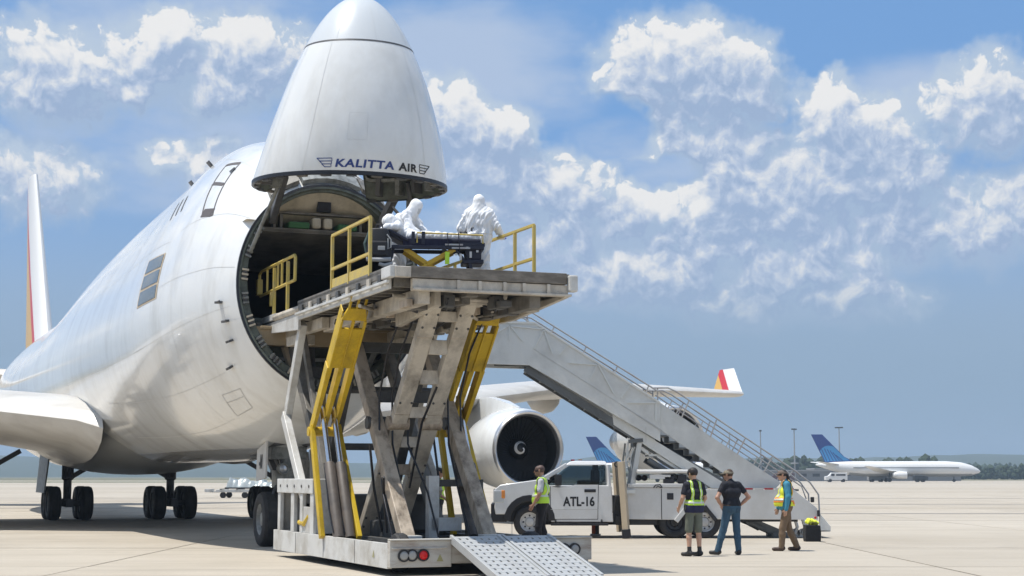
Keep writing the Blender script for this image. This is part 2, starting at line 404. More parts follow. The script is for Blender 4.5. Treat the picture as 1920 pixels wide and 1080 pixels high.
def plane(name, x0, x1, y0, y1, z, mat, rz=0.0, kind='structure'):
    mb = MB(); c, s = math.cos(rz), math.sin(rz); cx, cy = (x0 + x1) / 2, (y0 + y1) / 2
    p = [(cx + (x - cx) * c - (y - cy) * s, cy + (x - cx) * s + (y - cy) * c, z) for x, y in ((x0, y0), (x1, y0), (x1, y1), (x0, y1))]
    mb.add(p, [(0, 1, 2, 3)]); return mb.build(name, mat, kind=kind)
ground = plane('ground', -7000, 7000, -400, 9000, -.06, earth)
apron = plane('apron', -900, 900, -120, 560, -.016, concrete)
plane('joint_bed', -53.4, 53.4, 14.3, 136.2, -.012, tar)
plane('grass_strip', -900, 62, 400, 474, -.008, grass_m, R(-.6))
SX, SY = 7.62, 7.62
slab0 = None
for j in range(16):
    for i in range(-7, 7):
        x, y = i * SX + SX / 2, 18.2 + j * SY
        if slab0 is None:
            mb = MB(); g_ = .022
            mb.add([(-SX/2+g_, -SY/2+g_, 0), (SX/2-g_, -SY/2+g_, 0), (SX/2-g_, SY/2-g_, 0), (-SX/2+g_, SY/2-g_, 0),
                    (-SX/2+g_, -SY/2+g_, -.011), (SX/2-g_, -SY/2+g_, -.011), (SX/2-g_, SY/2-g_, -.011), (-SX/2+g_, SY/2-g_, -.011)],
                   [(0, 1, 2, 3), (0, 4, 5, 1), (1, 5, 6, 2), (2, 6, 7, 3), (3, 7, 4, 0)])
            slab0 = mb.build('concrete_slab', concrete, apron); o = slab0
        else: o = copy_part(slab0, apron)
        o.location = (x, y, random.uniform(-.0025, .0025))
for x0, x1, y0, y1, rz in ((13, 60, 70.2, 71.6, -.006), (-40, -9.6, 82.2, 83.4, -.004), (-60, 60, 118.5, 120, -.003), (9, 70, 93, 94.2, -.004)):
    plane('tar_seam', x0, x1, y0, y1, .006, seam_tar, rz)

# far hills and woods
hill_m = M('wooded_hill', (.045, .062, .028), .95, var=.35, vscale=.02, dirt=(.03, .045, .02), damt=.8, dscale=.01)
def hills():
    mb = MB(); nx, ny = 150, 9; vs = []
    for j in range(ny):
        t = j / (ny - 1)
        for i in range(nx):
            u = i / (nx - 1); x = -2600 + 5200 * u
            h = 33 + 8 * math.sin(u * 9.0 + 1) + 6 * math.sin(u * 23 + .4) + 3.5 * math.sin(u * 61) + 1.6 * rng.randn()
            if x > 250: h *= .78
            vs.append((x, 1900 + 620 * t, -1 + h * math.sin(t * PI * .5) ** .8))
    fs = [(j*nx+i, j*nx+i+1, (j+1)*nx+i+1, (j+1)*nx+i) for j in range(ny-1) for i in range(nx-1)]
    mb.add(vs, fs); return mb.build('hills', hill_m, smooth=60, kind='structure', fix=False)
hills()
leaf_m = M('tree_foliage', (.03, .05, .02), .9, var=.5, vscale=.3, dirt=(.02, .035, .012), damt=.8, dscale=.2)
def treeline():
    mb = MB()
    ico = [(0, 0, 1)] + [(math.cos(a) * .89, math.sin(a) * .89, .45) for a in np.arange(5) * 1.2566] + [(math.cos(a + .63) * .89, math.sin(a + .63) * .89, -.45) for a in np.arange(5) * 1.2566] + [(0, 0, -1)]
    fs = [(0, 1+i, 1+(i+1) % 5) for i in range(5)] + [(11, 6+(i+1) % 5, 6+i) for i in range(5)] + [(1+i, 6+i, 1+(i+1) % 5) for i in range(5)] + [(6+i, 6+(i+1) % 5, 1+(i+1) % 5) for i in range(5)]
    def tree(x, y, h, n):
        w = h * random.uniform(.45, .7)
        mb.add([(x-.3, y, 0), (x+.3, y, 0), (x+.2, y, h*.5), (x-.2, y, h*.5), (x, y+.4, 0), (x, y+.2, h*.5)], [(0, 1, 2, 3), (1, 4, 5, 2), (4, 0, 3, 5)])
        for k in range(n):
            t = random.uniform(.25, 1); r = w * (1.05 - .75 * abs(t - .5)) * random.uniform(.28, .5)
            a = random.uniform(0, 6.28); d = w * random.uniform(0, .75) * (1.2 - t)
            c = (x + d * math.cos(a), y + d * math.sin(a), h * t - r * .6)
            mb.add([(c[0] + v[0]*r*random.uniform(.7, 1.3), c[1] + v[1]*r*random.uniform(.7, 1.3), c[2] + v[2]*r*random.uniform(.6, 1.2)) for v in ico], fs)
    for k in range(330):
        x = random.uniform(90, 620); y = random.uniform(1040, 1240)
        tree(x, y, random.uniform(7, 11) * (1.0 if x > 60 else .75), 7)
    for k in range(420):
        x = random.uniform(70, 360); y = random.uniform(700, 880)
        tree(x, y, random.uniform(6, 11) * (1 - .3 * (abs(x - 135) > 60)), 9)
    o = mb.build('far_woods', leaf_m, kind='stuff', fix=False)
    return tag(o, 'dark green line of distant trees along the far edge of the airfield', 'woods')
treeline()
def haze():
    m = bpy.data.materials.new('haze_air'); m.use_nodes = True; T = m.node_tree
    for n in list(T.nodes): T.nodes.remove(n)
    pv = T.nodes.new('ShaderNodeVolumePrincipled'); out = T.nodes.new('ShaderNodeOutputMaterial')
    pv.inputs['Color'].default_value = (.62, .78, .95, 1); pv.inputs['Density'].default_value = .00033; pv.inputs['Anisotropy'].default_value = .15
    T.links.new(pv.outputs[0], out.inputs['Volume'])
    mb = MB().box((-3200, -500, -2.2), (3200, 2900, 62)); o = mb.build('haze', m, kind='stuff')
    tag(o, 'pale blue haze over the far side of the airfield', 'haze')
haze()

# ------------------------------------------------------------------ the cargo aircraft (local x runs aft from the nose gear, y to starboard)
AC = thing('cargo_airplane', 'huge white four-engined cargo jet with its nose door swung up', 'airplane', (-5.24, 38.3, 0), R(112))
FS = np.array([(-3.9,3.35,7.95,2.05,5.6),(-3.0,2.95,8.55,2.38,5.6),(-2.0,2.65,9.0,2.63,5.55),(-1.0,2.42,9.35,2.82,5.5),(0.5,2.2,9.7,3.0,5.4),(2.5,2.07,9.98,3.15,5.3),
(5,2.0,10.06,3.22,5.25),(10,2.0,10.05,3.25,5.25),(16,2.0,9.95,3.27,5.25),(20,2.0,9.75,3.27,5.25),(25,2.0,9.2,3.27,5.25),(30,2.0,8.75,3.27,5.25),(38,2.0,8.7,3.27,5.25),(44,2.5,8.7,3.1,5.5),(50,3.6,8.6,2.5,6.1),(56,5.0,8.4,1.6,6.7),(61,6.4,8.0,.55,7.2)])
FM = np.gradient(FS[:, 1:], FS[:, 0], axis=0)
def fsec(x):
    X = FS[:, 0]; i = int(np.clip(np.searchsorted(X, x) - 1, 0, len(X) - 2)); h = X[i+1] - X[i]; t = (x - X[i]) / h
    return (2*t**3-3*t**2+1)*FS[i,1:]+(t**3-2*t**2+t)*h*FM[i]+(-2*t**3+3*t**2)*FS[i+1,1:]+(t**3-t**2)*h*FM[i+1]
def fpt(x, ph, k=1.0):
    zb, zt, w, zc = fsec(x); c, s = math.cos(ph), math.sin(ph)
    z = zc + ((zt - zc) if s > 0 else (zc - zb)) * s * k
    y = w * c * k * (1 - (min(1, max(0, (x + 2) / 8)) * .36 * s ** 1.5 if s > 0 else 0))
    f = min(1, max(0, (4 - x) / 7.9)); f = f * f * (3 - 2 * f)
    return V(x + (z - 3.35) * .16 * f, y, z)
def fnor(x, ph):
    e = 1e-3; a = fpt(min(x + e, 60.9), ph) - fpt(max(x - e, -3.9), ph); b = fpt(x, ph + e) - fpt(x, ph - e)
    n = unit(np.cross(a, b)); p = fpt(x, ph)
    return n if np.dot(n, V(0, p[1], p[2] - 5.4)) > 0 else -n
def fo(x, ph_deg, off): ph = R(ph_deg); return fpt(x, ph) + fnor(x, ph) * off
def ribbon(mb, pts, nors, w, off, mi=0):
    ins = []; k = len(pts)
    for i in range(k):
        d = unit(pts[min(i+1, k-1)] - pts[max(i-1, 0)]); sd_ = unit(np.cross(d, nors[i]))
        ins += [pts[i] + nors[i] * off + sd_ * w / 2, pts[i] + nors[i] * off - sd_ * w / 2]
    mb.add(ins, [(2*i, 2*i+1, 2*i+3, 2*i+2) for i in range(k-1)], mi)
def fline(mb, a, b, w, off=.004, n=14):
    ps = [(a[0] + (b[0]-a[0])*t, a[1] + (b[1]-a[1])*t) for t in np.linspace(0, 1, n)]
    ribbon(mb, [fpt(x, R(p)) for x, p in ps], [fnor(x, R(p)) for x, p in ps], w, off)
def fpatch(mb, x0, x1, p0, p1, off, nx=6, npn=6, mi=0):
    g = [[fo(x, p, off) for p in np.linspace(p0, p1, npn)] for x in np.linspace(x0, x1, nx)]
    mb.add([p for r in g for p in r], [(i*npn+j, (i+1)*npn+j, (i+1)*npn+j+1, i*npn+j+1) for i in range(nx-1) for j in range(npn-1)], mi)

def fuselage():
    xs = list(np.linspace(-3.9, 5, 46)) + list(np.linspace(5.6, 61, 60)); n = 96
    mb = MB(); rings = [[fpt(x, 2*PI*j/n) for j in range(n)] for x in xs]
    mb.loft(rings, False, True)
    o = mb.build('fuselage', fuse_paint, AC, smooth=50)
    # seams between skin panels
    mb = MB()
    for a, b in (((-3.7, 38), (-.2, 26)), ((-3.8, 10), (1.5, 7)), ((-3.6, -10), (3, -12)), ((-3, 62), (8, 60)), ((-2.4, -38), (9, -30)), ((.6, 23), (14, 20)), ((2, -12), (16, -14)), ((-1, -58), (9, -52))):
        fline(mb, a, b, .008, n=24)
    for x, p0, p1 in ((-.6, -75, 75), (3.2, -80, 80), (6.4, -80, 80), (9.6, -80, 80), (12.8, -80, 80), (16, -80, 80)):
        fline(mb, (x, p0), (x, p1), .007, n=40)
    mb.build('panel_seam', seam_m, AC)
    mb = MB()
    for a, b in (((-1.59, -45.8), (-2.47, -48)), ((-2.47, -48), (-2.14, -58.8)), ((-2.14, -58.8), (-1.26, -57.7)), ((-1.26, -57.7), (-1.59, -45.8)), ((-1.5, -50), (-2.3, -52))): fline(mb, a, b, .02, n=5)
    mb.build('access_panel', seam_m, AC)
    # three grey panes in a tan frame on the starboard side
    mb = MB(); fpatch(mb, .6, 2.62, 4.4, 19.3, .006, 8, 10)
    fr = mb.build('pane_frame', tan_post, AC, smooth=40)
    for p0 in (5.0, 9.9, 14.8):
        mb = MB(); fpatch(mb, .72, 2.5, p0, p0 + 4.1, .014, 8, 5); mb.build('pane', pane_m, fr, smooth=40)
    # crew hatch
    mb = MB(); q = [(-.05, 57.6), (-1.04, 60.8), (-2.14, 32.8), (-1.48, 31.7)]
    for i in range(4): fline(mb, q[i], q[(i+1) % 4], .045, .006, 12)
    fline(mb, (-.62, 46.5), (-1.5, 47.6), .10, .006, 6); fline(mb, (-1.42, 33), (-2.06, 34), .22, .007, 6); fline(mb, (-.1, 57.2), (-1.0, 60.2), .1, .007, 6)
    h = mb.build('crew_hatch', M('hatch_outline', (.10, .085, .08), .5), AC)
    mb = MB(); fpatch(mb, -1.12, -1.28, 54, 57, .03, 3, 3); mb.build('hatch_handle', black, h)
    for k in range(3):
        mb = MB(); fline(mb, (1.75 + .55*k, 42 - k*.6), (1.15 + .55*k, 35 - k), .085, .006, 8); mb.build('vent_slit', gear_dark, AC)
    for x, p in ((-3.3, -7), (-3.4, -16.7), (-3.3, -26.4), (-2.8, -37.2)):
        mb = MB(); a = fo(x, p, 0); n_ = fnor(x, R(p)); mb.beam(a, a + n_ * .12, .05, .13, up=(1, 0, 0)); mb.tube([a + n_*.11, a + n_*.11 + V(-.3, 0, 0)] if p in (-7, -16.7) else [a + n_*.1, a + n_*.12], .02, 6)
        mb.build('air_data_probe', gear_dark, AC)
    mb = MB(); a = fo(3.0, 60, 0); mb.beam(a, a + fnor(3.0, R(60)) * .16, .05, .2, up=(1, 0, 0)); mb.build('antenna_blade', gear_dark, AC)
    mb = MB(); a = fo(7.5, 66, 0); mb.beam(a, a + fnor(7.5, R(66)) * .15, .05, .25, up=(1, 0, 0)); mb.build('antenna_blade', gear_dark, AC)
    # wing to body fairing
    mb = MB(); rings = []
    for t in np.linspace(0, 1, 15):
        x = 10 + 24*t; b_ = math.sin(PI*t)**.5 + 1e-3
        rings.append([V(x, (3.3*b_)*math.cos(a) * 1.03, 2.9 + (1.25*b_)*math.sin(a)) for a in np.linspace(0, 2*PI, 32, endpoint=False)])
    mb.loft(rings); mb.build('belly_fairing', grey_belly, AC, smooth=50)
fuselage()

def door_frame():
    n = 96; cz = 5.6
    def ring(k, dx):
        out = []
        for j in range(n):
            p = fpt(-3.9, 2*PI*j/n); q = max(0, math.sin(2*PI*j/n)); k2 = k + (.955 - k) * .75 * q if k < .95 else k; y, z = p[1]*k2, cz + (p[2]-cz)*k2
            out.append(V(-3.9 + (z-3.35)*.16 + dx, y, z))
        return out
    mb = MB(); mb.loft([ring(1.0, 0.004), ring(.985, -.05), ring(.965, -.05), ring(.955, 0.02), ring(.885, .03), ring(.87, .12), ring(.87, .5)], False, False)
    fr = mb.build('door_frame', green_primer, AC, smooth=35)
    mb = MB(); mb.loft([ring(1.006, .01), ring(1.006, -.055), ring(.985, -.06)], False, False); mb.build('door_seal', trim_black, fr, smooth=35)
    for k in range(26):
        a = 2*PI*(k+.5)/26
        if math.sin(a) > .72: continue
        p = fpt(-3.9, a); y, z = p[1]*.92, cz + (p[2]-cz)*.92; c = V(-3.9 + (z-3.35)*.16 + .01, y, z)
        t = unit(V(0, -math.sin(a)*2.05, math.cos(a)*2.3)); rd = unit(V(0, math.cos(a), math.sin(a)))
        mb = MB(); mb.beam(c - t*.13, c + t*.13, .06, .10, up=rd)
        for q in (-.1, 0, .1): mb.beam(c + t*q - rd*.07 + V(-.05, 0, 0), c + t*q + rd*.07 + V(-.05, 0, 0), .03, .04, up=t, mi=1)
        mb.build('latch_fitting', [gear_dark, gear_grey if k % 3 else beige_panel], fr)
    # the hold behind
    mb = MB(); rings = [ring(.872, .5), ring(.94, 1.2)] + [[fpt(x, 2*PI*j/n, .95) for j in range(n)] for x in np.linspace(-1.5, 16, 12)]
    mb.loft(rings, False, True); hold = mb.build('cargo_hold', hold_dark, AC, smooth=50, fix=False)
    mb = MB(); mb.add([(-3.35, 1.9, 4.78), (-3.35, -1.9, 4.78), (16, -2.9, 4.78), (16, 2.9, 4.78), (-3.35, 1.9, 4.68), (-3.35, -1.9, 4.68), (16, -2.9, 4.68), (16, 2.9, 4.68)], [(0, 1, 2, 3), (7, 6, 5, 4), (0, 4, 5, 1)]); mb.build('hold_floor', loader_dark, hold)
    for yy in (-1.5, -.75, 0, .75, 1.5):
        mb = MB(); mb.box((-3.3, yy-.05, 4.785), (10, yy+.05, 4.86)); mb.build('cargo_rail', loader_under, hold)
    # sill beam, structure below the sill
    mb = MB(); mb.box((-3.62, -1.68, 4.36), (-3.3, 1.68, 4.76)); mb.box((-3.7, -1.55, 4.70), (-3.62, 1.55, 4.765)); mb.build('sill_beam', M('sill_tan', (.40, .31, .19), .5, var=.15, dirt=(.2, .15, .09), damt=.6), AC, bevel=.015)
    mb = MB(); mb.add([fpt(-3.9, R(a), .86) + V(.75, 0, 0) for a in np.linspace(-162, -18, 24)], [tuple(range(24))]); mb.build('lower_bulkhead', green_primer, AC)
    for y0, y1, mt in ((-1.1, -.95, gear_grey), (.95, .8, tan_post), (1.35, 1.25, gear_dark), (-.25, -.25, gear_grey), (.35, .3, gear_dark), (-1.4, -1.3, gear_dark)):
        mb = MB(); mb.beam((-3.35, y0, 4.36), (-3.2, y1*.8, 3.5), .09, .12); mb.build('bulkhead_strut', mt, AC)
    for z in (3.75, 4.1):
        mb = MB(); wv = math.sqrt(max(0, 1 - ((5.6-z)/2.25)**2))*2.05*.84; mb.box((-3.3, -wv, z-.035), (-3.18, wv, z+.035)); mb.build('bulkhead_beam', gear_grey, AC)
    mb = MB(); mb.box((-3.45, -.9, 3.62), (-3.2, -.5, 4.0)); mb.box((-3.5, .1, 3.66), (-3.2, .55, 3.95)); mb.box((-3.42, -.3, 3.7), (-3.2, -.1, 4.25)); mb.build('equipment_box', gear_dark, AC, bevel=.02)
    # beige liner of the flight deck over the hold
    top = [(a, fpt(-3.9, R(a), .955)) for a in np.linspace(22, 158, 30)]
    zlow = 7.08
    def liner(dx, zmin):
        vs = []; 
        for a, p in top: vs.append((-3.9 + (p[2]-3.35)*.16 + dx, p[1], max(p[2], zmin)))
        return vs
    vs = liner(.06, zlow); lo = [(-3.9 + (zlow-3.35)*.16 + dx_, y, zlow - .0) for dx_, y in [(.9, v[1]) for v in vs]]
    mb = MB(); nn = len(vs)
    mb.add(vs + lo, [(i, i+1, nn+i+1, nn+i) for i in range(nn-1)])
    lin = mb.build('flight_deck_liner', beige_panel, AC, smooth=40, fix=False)
    mb = MB(); mb.box((-2.92, -.16, 7.4), (-2.8, .14, 7.62)); mb.build('liner_hatch', trim_black, lin)
    for a, b in ((-.75, -.32), (.33, .8)):
        mb = MB(); mb.box((-2.98, a, 7.0), (-2.5, b, 7.14)); mb.build('green_pad', M('green_pad', (.05, .15, .06), .8), lin, bevel=.03)
    for a in (-.2, .06):
        mb = MB(); mb.box((-2.95, a, 7.02), (-2.5, a+.2, 7.26)); mb.build('liner_canister', beige_panel, lin, bevel=.05)
    for z, wv in ((7.34, 1.1), (6.97, 1.45)):
        mb = MB(); mb.box((-2.9 - (7.34-z)*.1, -wv, z-.02), (-2.72, wv, z+.02)); mb.build('liner_rib', loader_under, lin)
    for y in (-1.05, -.85, .95, 1.1):
        mb = MB(); mb.box((-2.9, y-.03, 7.0), (-2.7, y+.03, 7.3)); mb.build('liner_bracket', loader_under, lin)
    mb = MB(); mb.add([(-2.9, 1.5, 6.9), (-2.9, -1.5, 6.9), (1.5, -2.0, 6.55), (1.5, 2.0, 6.55), (-2.9, 1.5, 6.98), (-2.9, -1.5, 6.98), (1.5, -2.0, 6.63), (1.5, 2.0, 6.63)], [(0, 1, 2, 3), (4, 7, 6, 5), (0, 4, 5, 1)]); mb.build('hold_ceiling', loader_under, hold)
door_frame()

# the raised nose door
VH = 3.82
def vpt(h, ps, k=1.0):
    r = 1.99 * math.sqrt(max(0, 1 - (h / VH) ** 1.06)) * k
    f = 5.66 + .62 * (1 - math.exp(-h / 1.3)) + r * math.sin(ps) * .97
    return V(-f, .21 + r * math.cos(ps), 7.5 + h - .03 * r * math.sin(ps))
def vnor(h, ps):
    e = 1e-3; a = vpt(min(h + e, VH-1e-4), ps) - vpt(max(0, h - e), ps); b = vpt(h, ps + e) - vpt(h, ps - e)
    n = unit(np.cross(a, b)); c = V(-5.66 - .62 * (1 - math.exp(-h / 1.3)), .21, 7.5 + h)
    return n if np.dot(n, vpt(h, ps) - c) > 0 else -n
def hs0(ps):
    c = math.cos(ps); q = max(0, min(1, (c + .46) / .1, (.72 - c) / .1)) if math.sin(ps) < 0 else 0; return .62 * q * q * (3 - 2 * q)
def nose_door():
    n = 96; RH = 2.68; PS = [2*PI*j/n for j in range(n)]
    mb = MB(); mb.loft([[vpt(hs0(p) + (RH - hs0(p)) * t, p) for p in PS] for t in np.linspace(0, 1, 30)], False, False)
    vd = mb.build('nose_door', white_gloss, AC, smooth=50)
    hs = [RH + .012 + (VH - RH - .013) * (1 - (1 - t) ** 2) for t in np.linspace(0, 1, 24)]
    mb = MB(); mb.loft([[vpt(h, 2*PI*j/n) for j in range(n)] for h in hs], False, True); mb.build('radome', M('radome_paint', (.60, .63, .65), .3, var=.03, coat=.3), vd, smooth=50)
    mb = MB(); mb.loft([[vpt(h, 2*PI*j/n, k) for j in range(n)] for h, k in ((RH-.012, 1.004), (RH+.024, 1.004), (RH+.024, .97), (RH-.012, .97), (RH-.012, 1.004))], False, False); mb.build('radome_seam', gear_dark, vd, smooth=50)
    mb = MB()
    for ps in (46, 122, 165, 12):
        hs2 = np.linspace(.02 + hs0(R(ps)), RH - .03, 30); ribbon(mb, [vpt(h, R(ps)) for h in hs2], [vnor(h, R(ps)) for h in hs2], .007, .004)
    for ps in (50, 92, 135):
        hs2 = np.linspace(RH + .04, 3.5, 16); ribbon(mb, [vpt(h, R(ps)) for h in hs2], [vnor(h, R(ps)) for h in hs2], .007, .004)
    for h0, h1, a0, a1 in ((.62, 1.15, 70, 82),):
        for c in (((h0, a0), (h0, a1)), ((h0, a1), (h1, a1)), ((h1, a1), (h1, a0)), ((h1, a0), (h0, a0))):
            pp = [(c[0][0] + (c[1][0]-c[0][0])*t, c[0][1] + (c[1][1]-c[0][1])*t) for t in np.linspace(0, 1, 8)]
            ribbon(mb, [vpt(h, R(a)) for h, a in pp], [vnor(h, R(a)) for h, a in pp], .006, .004)
    mb.build('panel_seam', M('faint_seam', (.57, .58, .58), .4, var=.1), vd)
    # inside
    def low(p, k, dz): return vpt(hs0(p), p, k) + V(0, 0, dz)
    mb = MB(); mb.loft([[low(p, 1, 0) for p in PS], [low(p, .995, -.03) for p in PS], [low(p, .945, -.02) for p in PS], [low(p, .93, .1) for p in PS]] + [[vpt(hs0(p) + (2.45 - hs0(p)) * t, p, .95) for p in PS] for t in (.1, .4, .7, 1)], False, True)
    mb.build('inner_skin', green_primer, vd, smooth=40, fix=False)
    mb = MB(); mb.loft([[low(p, 1.004, .03) for p in PS], [low(p, 1.004, -.045) for p in PS], [low(p, .975, -.05) for p in PS]], False, False); mb.build('door_seal', trim_black, vd, smooth=40)
    for k in range(22):
        a = 2*PI*(k + .3)/22; h0 = hs0(a) + .04; mb = MB()
        mb.loft([[vpt(h, a - .03, .95), vpt(h, a + .03, .95), vpt(h, a + .03, .84), vpt(h, a - .03, .84)] for h in (h0, h0 + .5, h0 + 1.1)]); mb.build('door_rib', gear_grey if k % 2 else gear_dark, vd)
    for k in range(24):
        a = 2*PI*k/24; mb = MB(); c = low(a, .955, -.045); t = unit(vpt(0, a+.05) - vpt(0, a-.05)); mb.beam(c - t*.1, c + t*.1, .09, .05); mb.build('latch_fitting', gear_dark if k % 3 else loader_under, vd)
    for h in (.32, .8):
        mb = MB(); mb.loft([[vpt(hs0(p)*.7+h+dh, p, k) for p in PS] for dh, k in ((0, .95), (0, .87), (.06, .87), (.06, .95))], False, False); mb.build('door_hoop', gear_grey, vd)
    mb = MB(); mb.add([vpt(1.25, 2*PI*j/40, .9) for j in range(40)], [tuple(range(40))]); mb.build('radar_bulkhead', gear_grey, vd)
    # lettering wrapped on the skin
    RR = 1.93
    def wrap(me, name, mat, u0, v0, sx=1.0):
        for v in me.vertices:
            u = u0 + v.co.x * sx; h = v0 + v.co.y; ps = R(90) + u / RR
            p = vpt(h, ps) + vnor(h, ps) * (.006 + v.co.z)
            v.co = p
        me.materials.clear(); me.materials.append(mat); me.update()
        o = bpy.data.objects.new(name, me); COL.objects.link(o); o.parent = vd; return o
    wrap(text_mesh('KALITTA', .205, .004, .007, .06, 1.12), 'lettering', navy_m, -.27, .095, 1.30)
    wrap(text_mesh('AIR', .205, .004, .007, .04, 1.1), 'lettering', black_m, .63, .095, 1.26)
    for sg, u0 in ((-1, -1.04), (1, 1.05)):
        mb = MB()
        for i, (l, z) in enumerate(((.30, .17), (.235, .115), (.18, .06), (.12, .005))):
            a0 = -.12 * sg; a1 = a0 + l * sg
            for q in ((a0, z, a1, z),): mb.beam((q[0], q[1], 0), (q[2], q[3], 0), .016, .004)
            if i < 3: mb.beam((a1, z, 0), (a1 - .07*sg, z - .055, 0), .014, .004)
            mb.beam((a0, z, 0), (a0 - (.0 if i == 3 else .012)*sg, z - (.0 if i == 3 else .055), 0), .012, .004)
        o = mb.build('wing_emblem', navy_m if sg < 0 else black_m)
        me = o.data; bpy.data.objects.remove(o); wrap(me, 'wing_emblem', navy_m if sg < 0 else black_m, u0, .085)
    # hinge machinery on the crown just behind the door
    def crown(x, y): 
        zb, zt, w, zc = fsec(x); return V(x + .7, y, zc + (zt - zc) * math.sqrt(max(0, 1 - (y / w) ** 2)) + .03)
    for x0, x1, y0, y1, mt in ((-3.85, -3.45, -.75, .55, gear_grey), (-3.8, -3.2, .62, 1.25, loader_under), (-3.42, -2.9, -.9, .2, seam_m), (-3.4, -2.8, .3, .9, gear_grey), (-3.85, -3.3, -1.35, -.8, loader_under)):
        mb = MB(); g = [[crown(x0 + (x1-x0)*i/3, y0 + (y1-y0)*j/5) for j in range(6)] for i in range(4)]; up_ = V(-.06, 0, .09)
        mb.add([p for r in g for p in r] + [p + up_ for r in g for p in r], [(24+i*6+j, 24+i*6+j+1, 24+(i+1)*6+j+1, 24+(i+1)*6+j) for i in range(3) for j in range(5)] + [(j, j+1, 24+j+1, 24+j) for j in range(5)] + [(i*6, (i+1)*6, 24+(i+1)*6, 24+i*6) for i in range(3)] + [(i*6+5, (i+1)*6+5, 24+(i+1)*6+5, 24+i*6+5) for i in range(3)])
        mb.build('hinge_panel', mt, AC, fix=True)
    # hinge arms and actuators
    for y in (1.22, -1.22):
        mb = MB(); mb.beam((-4.5, y*1.05, 7.9), (-3.15, y, 7.1), .14, .26, h2=.2); mb.build('hinge_arm', gear_dark, AC, bevel=.02)
        mb = MB(); mb.tube([(-4.6, y*1.14, 7.75), (-3.50, y*1.44, 6.35)], .04, 8); mb.build('door_actuator', gear_grey, AC, smooth=40)
    mb = MB(); mb.tube([(-5.0, -1.25, 7.8), (-4.2, -1.72, 6.55)], .05, 8); mb.build('door_actuator', gear_dark, AC, smooth=40)
    mb = MB(); mb.tube([(-4.6, -1.5, 7.7), (-4.75, -1.62, 6.45)], .045, 8); mb.build('door_actuator', gear_dark, AC, smooth=40)
    mb = MB(); mb.tube([(-4.1, -1.2, 7.4), (-4.7, -1.85, 6.45)], .035, 8); mb.build('door_actuator', gear_dark, AC, smooth=40)
nose_door()

def airfoil(c, t, n=13):
    up = []; lo = []
    for i in range(n):
        s = (1 - math.cos(PI * i / (n - 1))) / 2
        y = 5 * t * (.2969*math.sqrt(s) - .126*s - .3516*s*s + .2843*s**3 - .1036*s**4)
        cam_ = .02 * (1 - (2*s - 1) ** 2) * .6
        up.append((s*c, (cam_ + y)*c)); lo.append((s*c, (cam_ - y)*c))
    return up + lo[-2:0:-1]
def wing_mesh(secs, mats, name, parent, mi_tip=None):
    rings = [[V(xl + px_, y, z + pz - px_ * tw) for px_, pz in airfoil(c, t)] for (xl, y, z, c, t, tw) in secs]
    mb = MB(); mb.loft(rings); return mb.build(name, mats, parent, smooth=40)
wing_white = M('wing_paint', (.62, .60, .56), .3, var=.05, dirt=(.36, .33, .29), damt=.55, dscale=.6, stretch=(1.5, .4, 1))
winglet_m = bpy.data.materials.new('winglet_stripes'); winglet_m.use_nodes = True
def stripes(m, x0, slope):
    T = m.node_tree; b = T.nodes['Principled BSDF']; tc = T.nodes.new('ShaderNodeTexCoord'); sp = T.nodes.new('ShaderNodeSeparateXYZ'); T.links.new(tc.outputs['Object'], sp.inputs[0])
    ma = T.nodes.new('ShaderNodeMath'); ma.operation = 'MULTIPLY_ADD'; T.links.new(sp.outputs[2], ma.inputs[0]); ma.inputs[1].default_value = -slope; T.links.new(sp.outputs[0], ma.inputs[2])
    mr = T.nodes.new('ShaderNodeMapRange'); T.links.new(ma.outputs[0], mr.inputs[0]); mr.inputs[1].default_value = x0; mr.inputs[2].default_value = x0 + 3.0
    r = T.nodes.new('ShaderNodeValToRGB'); T.links.new(mr.outputs[0], r.inputs[0]); r.color_ramp.interpolation = 'CONSTANT'
    e = r.color_ramp.elements; e[0].position = 0; e[0].color = (.74, .74, .73, 1); e[1].position = .64; e[1].color = (.55, .03, .04, 1)
    q = e.new(.86); q.color = (.62, .38, .10, 1)
    T.links.new(r.outputs[0], b.inputs['Base Color']); b.inputs['Roughness'].default_value = .3
